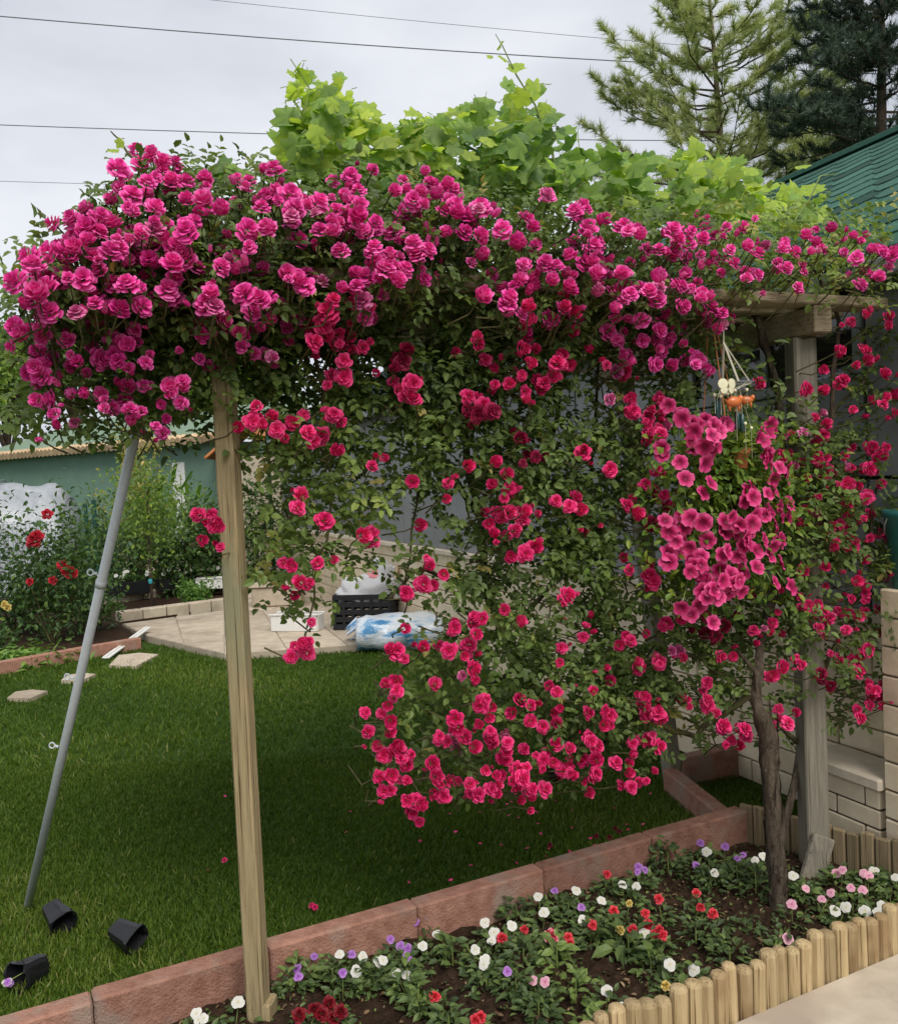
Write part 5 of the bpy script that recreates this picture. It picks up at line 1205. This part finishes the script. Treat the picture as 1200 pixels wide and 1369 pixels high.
# ================================================================== trees
def broad_tree(label, px, py, dist, rx, rz, n, m, ll, tlo, seed, group=None):
    c = D(px, py, dist); g = Vector((c.x, c.y, 0)); t = thing('leafy_tree', g, label, 'tree', group); rg = np.random.default_rng(seed)
    tk = [g, g + Vector((.1, 0, c.z * .4)), g + Vector((-.05, .1, c.z * .75)), Vector(c)]
    MB().tube(tk, [.17, .13, .10, .05], 8).build('trunk', 'pine_bark', t, smooth=True)
    lim = MB(); cl_ = []
    for i in range(26):
        d = unit(rg.normal(size=3)); d[2] = abs(d[2]) * .9 - .25; q = Vector((c.x + d[0] * rx * rg.uniform(.55, 1), c.y + d[1] * rx * rg.uniform(.55, 1), c.z + d[2] * rz))
        lim.tube([tk[1].lerp(tk[3], rg.uniform(.3, 1)), Vector(c).lerp(q, .5) + Vector((0, 0, -.1)), q], [.05, .03, .01], 5, False); cl_.append(np.array(q)); cl_.append(np.array(Vector(c).lerp(q, .65)))
    lim.build('limb', 'pine_bark', t, own=False)
    cen = np.array(cl_)[rg.integers(0, len(cl_), n)]; P = cen + rg.normal(0, .17 * rx, (n, 3)) * np.array([1, 1, .7]); bright = (cen[:, 2] - c.z) / rz
    L_ = rg.uniform(.6, 1.3, n) * ll
    o = leaves('crown', P, rg.normal(size=(n, 3)) + np.array([0, 0, -.3]), rg.normal(size=(n, 3)) * .6 + np.array([0, 0, 1]), L_, L_ * .6, np.clip(rg.normal(tlo, .2, n), 0, 1), m, t); o['kind'] = 'stuff'
broad_tree('bright green leafy tree beyond the polythene tunnel', 5, 530, 25, 1.6, 2.2, 3200, 'tree_leaf', .17, .62, 31)
broad_tree('dark green tree behind the green shed near its middle', 95, 505, 29, 2.6, 2.4, 4200, 'tree_leaf', .2, .25, 32)
broad_tree('broad green tree behind the right end of the green shed', 215, 520, 28, 2.2, 2.4, 4200, 'tree_leaf', .2, .45, 33)
broad_tree('yellowish green tree beside the orange tiled hut', 268, 555, 22, 1.4, 1.7, 2800, 'tree_leaf', .13, .7, 34)
broad_tree('tall green tree between the orange hut and the grey house', 345, 535, 24, 1.6, 3.0, 3600, 'tree_leaf', .16, .4, 35)
broad_tree('low dark tree on the horizon left of the shed', -20, 485, 34, 2.4, 2.2, 2500, 'tree_leaf', .24, .2, 36)
def pine(label, foot, top, limbs, mat_, seed, nl=.15, tuft_n=34, tlo=.5, wd=.011, extra=1.0):
    g = Vector((foot.x, foot.y, 0)); t = thing('pine_tree', g, label, 'tree', 'pine trees behind the house'); rg = np.random.default_rng(seed)
    H = top.z; pts = [g + Vector((.08 * math.sin(i * 1.3), .05 * math.cos(i), H * i / 8)) for i in range(9)]
    MB().tube(pts, [.17 * (1 - .9 * i / 8) + .008 for i in range(9)], 8).build('trunk', 'pine_bark', t, smooth=True)
    br = MB(); tuf = []
    def axis(z): f_ = max(0, min(7.99, z / H * 8)); i = int(f_); return pts[i].lerp(pts[i + 1], f_ - i)
    for z0, a, l_, rise in limbs:
        p0 = axis(z0); d = Vector((math.cos(a), math.sin(a), 0)); q = [p0, p0 + d * l_ * .35 + UP * l_ * rise * .15, p0 + d * l_ * .7 + UP * l_ * rise * .5, p0 + d * l_ + UP * l_ * rise]
        br.tube([q[0], q[0].lerp(q[1], .6) + Vector((rg.normal() * .05, rg.normal() * .05, rg.normal() * .04)), q[1], q[1].lerp(q[2], .5) + Vector((rg.normal() * .06, rg.normal() * .06, rg.normal() * .05)), q[2], q[3]], [.022, .019, .016, .013, .010, .005], 5, False)
        for s in np.linspace(.3 if tlo > .55 else .10, 1.0, int(5 + l_ * (4.5 if tlo > .55 else 6.5) * extra)):
            i = min(2, int(s * 3)); b0 = q[i].lerp(q[i + 1], s * 3 - i if s < 1 else 1)
            sd2 = d.cross(UP) * rg.choice((-1, 1)); tw_ = b0 + (d * rg.uniform(.1, .5) + sd2 * rg.uniform(.05, .5) + UP * rg.uniform(.05, .45)) * (.4 + .45 * (1 - s) * l_ * .4)
            br.tube([b0, tw_], [.008, .004], 3, False); tuf += [(tw_, (tw_ - b0).normalized()), (b0.lerp(tw_, .62), (tw_ - b0).normalized())]
        tuf.append((q[3], (q[3] - q[2]).normalized()))
    tuf += [(axis(H * .985), UP), (axis(H * .95), UP)]
    br.build('limb', 'pine_bark', t, own=False)
    n = len(tuf); C = np.repeat(np.array([np.array(a) for a, b_ in tuf]), tuft_n, 0); Dd = np.repeat(np.array([np.array(b_) for a, b_ in tuf]), tuft_n, 0); k = len(C)
    P = C - Dd * rg.uniform(0, .16, k)[:, None]; A = unit(rg.normal(size=(k, 3)) * .75 + Dd * .9 + np.array([0, 0, .15])); L_ = rg.uniform(.7, 1.2, k)[:, None] * nl
    S = unit(np.cross(A, rg.normal(size=(k, 3)))); V = np.stack([P - S * wd * .5, P + S * wd * .5, P + A * L_], 1).reshape(-1, 3)
    tt = np.repeat(np.clip(np.repeat(rg.normal(tlo, .22, n), tuft_n) + rg.normal(0, .08, k), 0, 1), 3)
    o = rawmesh('needles', V, np.arange(k * 3).reshape(-1, 3), mat_, t, tt, False); o['kind'] = 'stuff'
dL = 17.0; ftL = D(958, 200, dL); tpL = D(946, -18, dL); lim = []; rg = random.Random(41)
zl = lambda y_: D(955, y_, dL).z
for y_, l_ in ((300, 1.4), (285, 2.0), (268, 2.3), (250, 2.2), (232, 2.3), (215, 2.1), (195, 2.2), (175, 1.8), (158, 2.0), (140, 1.7), (120, 1.8), (100, 1.5), (82, 1.5), (66, 1.2), (50, 1.0), (36, .8), (22, .55), (310, 1.6), (240, 2.4), (205, 1.9), (130, 1.9), (90, 1.4)):
    for j in range(3): lim.append((zl(y_), rg.uniform(0, 6.28) if j else rg.choice((rg.uniform(-.7, .7), 3.14 + rg.uniform(-.7, .7))), l_ * 1.12 * rg.uniform(.7, 1.08), rg.uniform(.35, .75)))
pine('pale yellow-green pine rising above the vine leaves', ftL, tpL, lim, 'pine_light', 51, .19, 44, .62, .015, .85)
dD = 14.0; ftD = D(1175, 100, dD); tpD = D(1165, -190, dD); lim = []
zd = lambda y_: D(1150, y_, dD).z
for y_, l_ in ((170, 1.9), (185, 1.6), (150, 2.1), (160, 1.7), (178, 2.0), (135, 1.5), (118, 1.1), (95, 1.2), (78, 1.3), (62, 1.5), (48, 1.4), (30, 1.5), (12, 1.5), (-5, 1.4), (-25, 1.5), (-45, 1.4), (-70, 1.2), (-95, 1.0), (-120, .8), (-150, .6), (20, 1.3), (192, 1.3)):
    for j in range(3): lim.append((zd(y_), rg.uniform(0, 6.28) if j else 3.14 + rg.uniform(-.6, .6), l_ * rg.uniform(.7, 1.05), rg.uniform(-.08, .22)))
pine('dark blue-green pine standing over the green shingle roof', ftD, tpD, lim, 'pine_dark', 52, .16, 44, .5, .014, .85)
pine('distant pine glimpsed low between the two nearer pines', D(1085, 200, 26), D(1075, 95, 26), [(D(1080, y_, 26).z, rg.uniform(0, 6.28), rg.uniform(.8, 2.2), .3) for y_ in list(range(110, 290, 9)) for _ in (0, 1)], 'pine_light', 53, .26, 26, .35, .026, .7)

# ================================================================== overhead wires
for i, (x0, y0, x1, y1, r_) in enumerate(((-200, 4, 1400, 108, .016), (-200, 159, 1400, 187, .014), (-200, 236, 1400, 252, .008), (-200, -55, 1400, 98, .008))):
    a, b_ = D(x0, y0, 26 + i), D(x1, y1, 27 + i)
    wire = thing('power_line', a, ('dark overhead wire crossing the sky just above the vine shoots', 'overhead wire crossing the sky through the vine leaves', 'faint low overhead wire meeting the top of the roses', 'faint highest overhead wire in the sky')[i], 'wire')
    MB().tube([a.lerp(b_, s / 12) - UP * .25 * math.sin(math.pi * s / 12) for s in range(13)], r_, 5).build('cable', 'wire_grey', wire)

# ================================================================== flowers of the bed
BED = {'pansy_violet': '397,1295 399,1306 420,1279 458,1301 470,1276 522,1256 535,1265 544,1279 555,1233 567,1224 741,1191 777,1213 678,1299 874,1127 853,1159 852,1166 936,1127 969,1132 993,1143 985,1148 930,1157 545,1268 862,1163',
       'pansy_white': '454,1276 485,1279 476,1299 506,1286 512,1284 565,1265 585,1250 531,1301 544,1304 646,1290 648,1284 648,1234 660,1247 657,1258 684,1238 719,1199 727,1220 770,1191 635,1270 779,1231 1009,1150 1020,1145 944,1139 955,1167 832,1183 850,1185 804,1204 862,1248 895,1290 927,1297 811,1325 834,1348 1060,1171 1116,1218 1130,1213 1156,1218 1174,1220 1179,1211 1168,1164 1196,1173 262,1355 272,1362 318,1340 265,1364',
       'pansy_pink': '712,1311 728,1313 1118,1167 1161,1171 1137,1187 1077,1188 1098,1202 1058,1209 1053,1255 1110,1194 1153,1190 1126,1163 1155,1168',
       'bed_red': '581,1333 642,1360 635,1364 671,1254 701,1243 759,1254 761,1262 791,1236 880,1202 862,1222 846,1243 881,1244 885,1250 867,1237 820,1218 792,1237 930,1194 936,1213 953,1222 811,1169 875,1248',
       'bed_dark': '400,1357 420,1350 440,1342 455,1353 430,1356 447,1360', 'bed_yellow': '829,1243 841,1208 890,1318', 'carnation': '737,1252'}
NAMES = {'pansy_violet': ('pansy_plant', 'violet pansy', 'pansy'), 'pansy_white': ('pansy_plant', 'white pansy', 'pansy'), 'pansy_pink': ('primrose_plant', 'pale pink double-flowered plant', 'flower'), 'bed_red': ('red_flower_plant', 'bright red flowering plant', 'flower'), 'bed_dark': ('dark_flower_plant', 'dark crimson flowering plant', 'flower'), 'bed_yellow': ('yellow_flower_plant', 'small yellow flowering plant', 'flower'), 'carnation': ('carnation_plant', 'carnation with white-edged crimson bloom', 'flower')}
NUMW = ('', 'a single bloom', 'two blooms', 'three blooms', 'four blooms', 'many blooms')
def zone(p):
    dk = (p - KA).dot(-KN); dl = (p - LA).dot(LN)
    if (p - vfoot).length < .28: return 'beside the vine trunk'
    if (p - Vector((PA.x, PA.y, 0))).length < .3: return 'beside the foot of the left pergola post'
    if p.x > PB.x - .05: return 'between the right post and the log edging'
    if dk < .22: return 'against the red kerb'
    if dl < .17: return 'against the log edging'
    return 'in the middle of the flower bed'
def rosette(t, g, n, spread, h, ll, tl, seed):
    rg = np.random.default_rng(seed); a = rg.uniform(0, 6.28, n); q = np.sqrt(rg.random(n))
    P = np.stack([g.x + spread * .6 * q * np.cos(a), g.y + spread * .6 * q * np.sin(a), .02 + h * rg.random(n) * (1.1 - q * .6)], 1)
    A = np.stack([np.cos(a), np.sin(a), rg.uniform(-.1, .9, n)], 1) + rg.normal(0, .3, (n, 3)); L_ = rg.uniform(.6, 1.3, n) * ll
    o = leaves('foliage', P, A, np.stack([0 * a, 0 * a - .2, 1 + 0 * a], 1) + rg.normal(0, .3, (n, 3)), L_, L_ * rg.uniform(.45, .65, n), np.clip(rg.normal(tl, .18, n), 0, 1), 'bed_leaf', t, droop=.25); o['kind'] = 'stuff'
sd = 500
for key, txt in BED.items():
    left = pts_of(txt)
    while left:
        c0_ = left.pop(0); grp = [c0_] + [q for q in left if math.hypot(q[0] - c0_[0], (q[1] - c0_[1]) * 1.3) < 26]; left = [q for q in left if q not in grp]
        hz2 = .095; fpos = [G(px, py, hz2 + random.uniform(-.015, .015)) for px, py in grp]
        g = sum((Vector((q.x, q.y, 0)) for q in fpos), Vector()) / len(fpos) + Vector((0, .01, 0)); g.z = .012
        nm, lb, ct = NAMES[key]; t = thing(nm, g, f'{lb} with {NUMW[min(len(grp), 5)]} {zone(g)}', ct, f'{lb} plants {zone(g)}'); sd += 1
        rosette(t, g, 30 + 10 * len(grp), .085, .075, .028, .55, sd)
        for q in fpos:
            d = (EYE - q).normalized() * .8 + UP * .5 + Vector((random.uniform(-.35, .35), random.uniform(-.2, .2), random.uniform(-.2, .2)))
            r_ = {'pansy_white': .0175, 'pansy_violet': .0145, 'pansy_pink': .017, 'carnation': .024, 'bed_red': .017, 'bed_dark': .021}.get(key, .014) * random.uniform(.85, 1.15)
            flower('bloom', random.choice(PANSY[key]), t, q, d, r_)
            MB().tube([g + Vector((random.uniform(-.02, .02), random.uniform(-.02, .02), 0)), q - d.normalized() * .006], .0014, 3, False).build('stalk', 'vine_stem', t)
# plants without flowers: seedlings, broad-leaved clumps, tufts
for i, (px, py, sp_, h_, ll, n_, tl) in enumerate(((400, 1320, .09, .11, .05, 60, .55), (445, 1318, .08, .10, .05, 50, .5), (545, 1335, .07, .16, .055, 60, .6), (560, 1355, .07, .13, .05, 50, .6), (605, 1285, .09, .10, .05, 60, .45), (700, 1290, .10, .10, .055, 70, .4), (690, 1330, .10, .10, .05, 70, .4), (745, 1300, .08, .15, .06, 45, .85), (770, 1335, .08, .10, .06, 45, .8), (840, 1275, .10, .12, .075, 42, .42), (870, 1300, .08, .09, .06, 40, .4), (893, 1165, .11, .14, .05, 130, .25), (1010, 1190, .10, .12, .06, 50, .2), (985, 1175, .09, .10, .06, 40, .2), (930, 1255, .10, .08, .045, 60, .3), (975, 1280, .10, .08, .045, 60, .35), (1000, 1245, .09, .07, .045, 45, .3), (1140, 1225, .09, .09, .05, 60, .45), (1190, 1215, .08, .09, .05, 55, .6), (1075, 1200, .08, .09, .05, 50, .35), (800, 1260, .09, .10, .05, 60, .35), (650, 1320, .08, .07, .045, 50, .4), (720, 1355, .09, .08, .05, 60, .3), (905, 1330, .07, .07, .05, 40, .4), (785, 1375, .06, .10, .06, 30, .8), (600, 1375, .08, .08, .05, 50, .4), (500, 1320, .09, .08, .045, 60, .35), (360, 1340, .07, .08, .05, 45, .35), (1120, 1175, .08, .07, .045, 50, .3), (1180, 1180, .08, .07, .045, 50, .3), (1030, 1290, .06, .06, .04, 35, .35), (950, 1185, .09, .1, .05, 60, .22), (820, 1195, .09, .08, .045, 60, .3), (760, 1225, .09, .09, .045, 60, .35), (690, 1225, .08, .08, .045, 55, .35))):
    g = G(px, py, .03); g.z = .012; z_ = zone(g); kind = 'pale green seedling' if tl > .7 else 'broad-leaved green plant' if ll >= .06 else ('tall bushy green plant' if h_ > .12 else 'spreading green leafy plant' if n_ > 55 else 'small green leafy plant')
    t = thing('leafy_plant', g, f'{kind} without flowers {z_}', 'plant', f'{kind} without flowers {z_}'); rosette(t, g, int(n_ * (.9 if ll > .06 else 1.1)), sp_, h_, ll * (.8 if ll > .06 else .62), tl + .15, 700 + i)
    MB().tube([g, g + UP * h_ * .7], [.003, .0015], 4, False).build('stem', 'vine_stem', t)

# leaf litter and tiny weeds over the soil
n = 5200; u = RNG.random(n); v_ = RNG.random(n) * .95; P = []
for a, b_ in zip(u, v_):
    top = c0.lerp(c1, a / .62) if a < .62 else c1.lerp(c2, (a - .62) / .38); q = (LA - LE * 1.6 + LN * .06).lerp(LA + LE * 1.75 + LN * .06, a).lerp(top, b_); P.append((q.x, q.y, bed_z(q.x, q.y) + .010))
L_ = RNG.uniform(.008, .024, n); k = RNG.random(n) < .55
lt = thing('bed_litter', (0.6, 2.9, .01), 'tiny weeds and fallen leaf litter spread over the flower bed soil', 'litter')
P = np.array(P); A = rvec(n) * np.array([1, 1, .35]) + np.array([0, 0, .12]); N = rvec(n) * .5 + np.array([0, 0, 1])
tag(leaves('weeds', P[k], A[k] + np.array([0, 0, .3]), N[k], L_[k], L_[k] * .55, np.clip(RNG.normal(.55, .25, k.sum()), 0, 1), 'bed_leaf', lt), kind='stuff')
tag(leaves('dry_leaves', P[~k], A[~k], N[~k], L_[~k], L_[~k] * .5, np.clip(RNG.normal(.3, .3, (~k).sum()), 0, 1), 'dry_leaf', lt), kind='stuff')
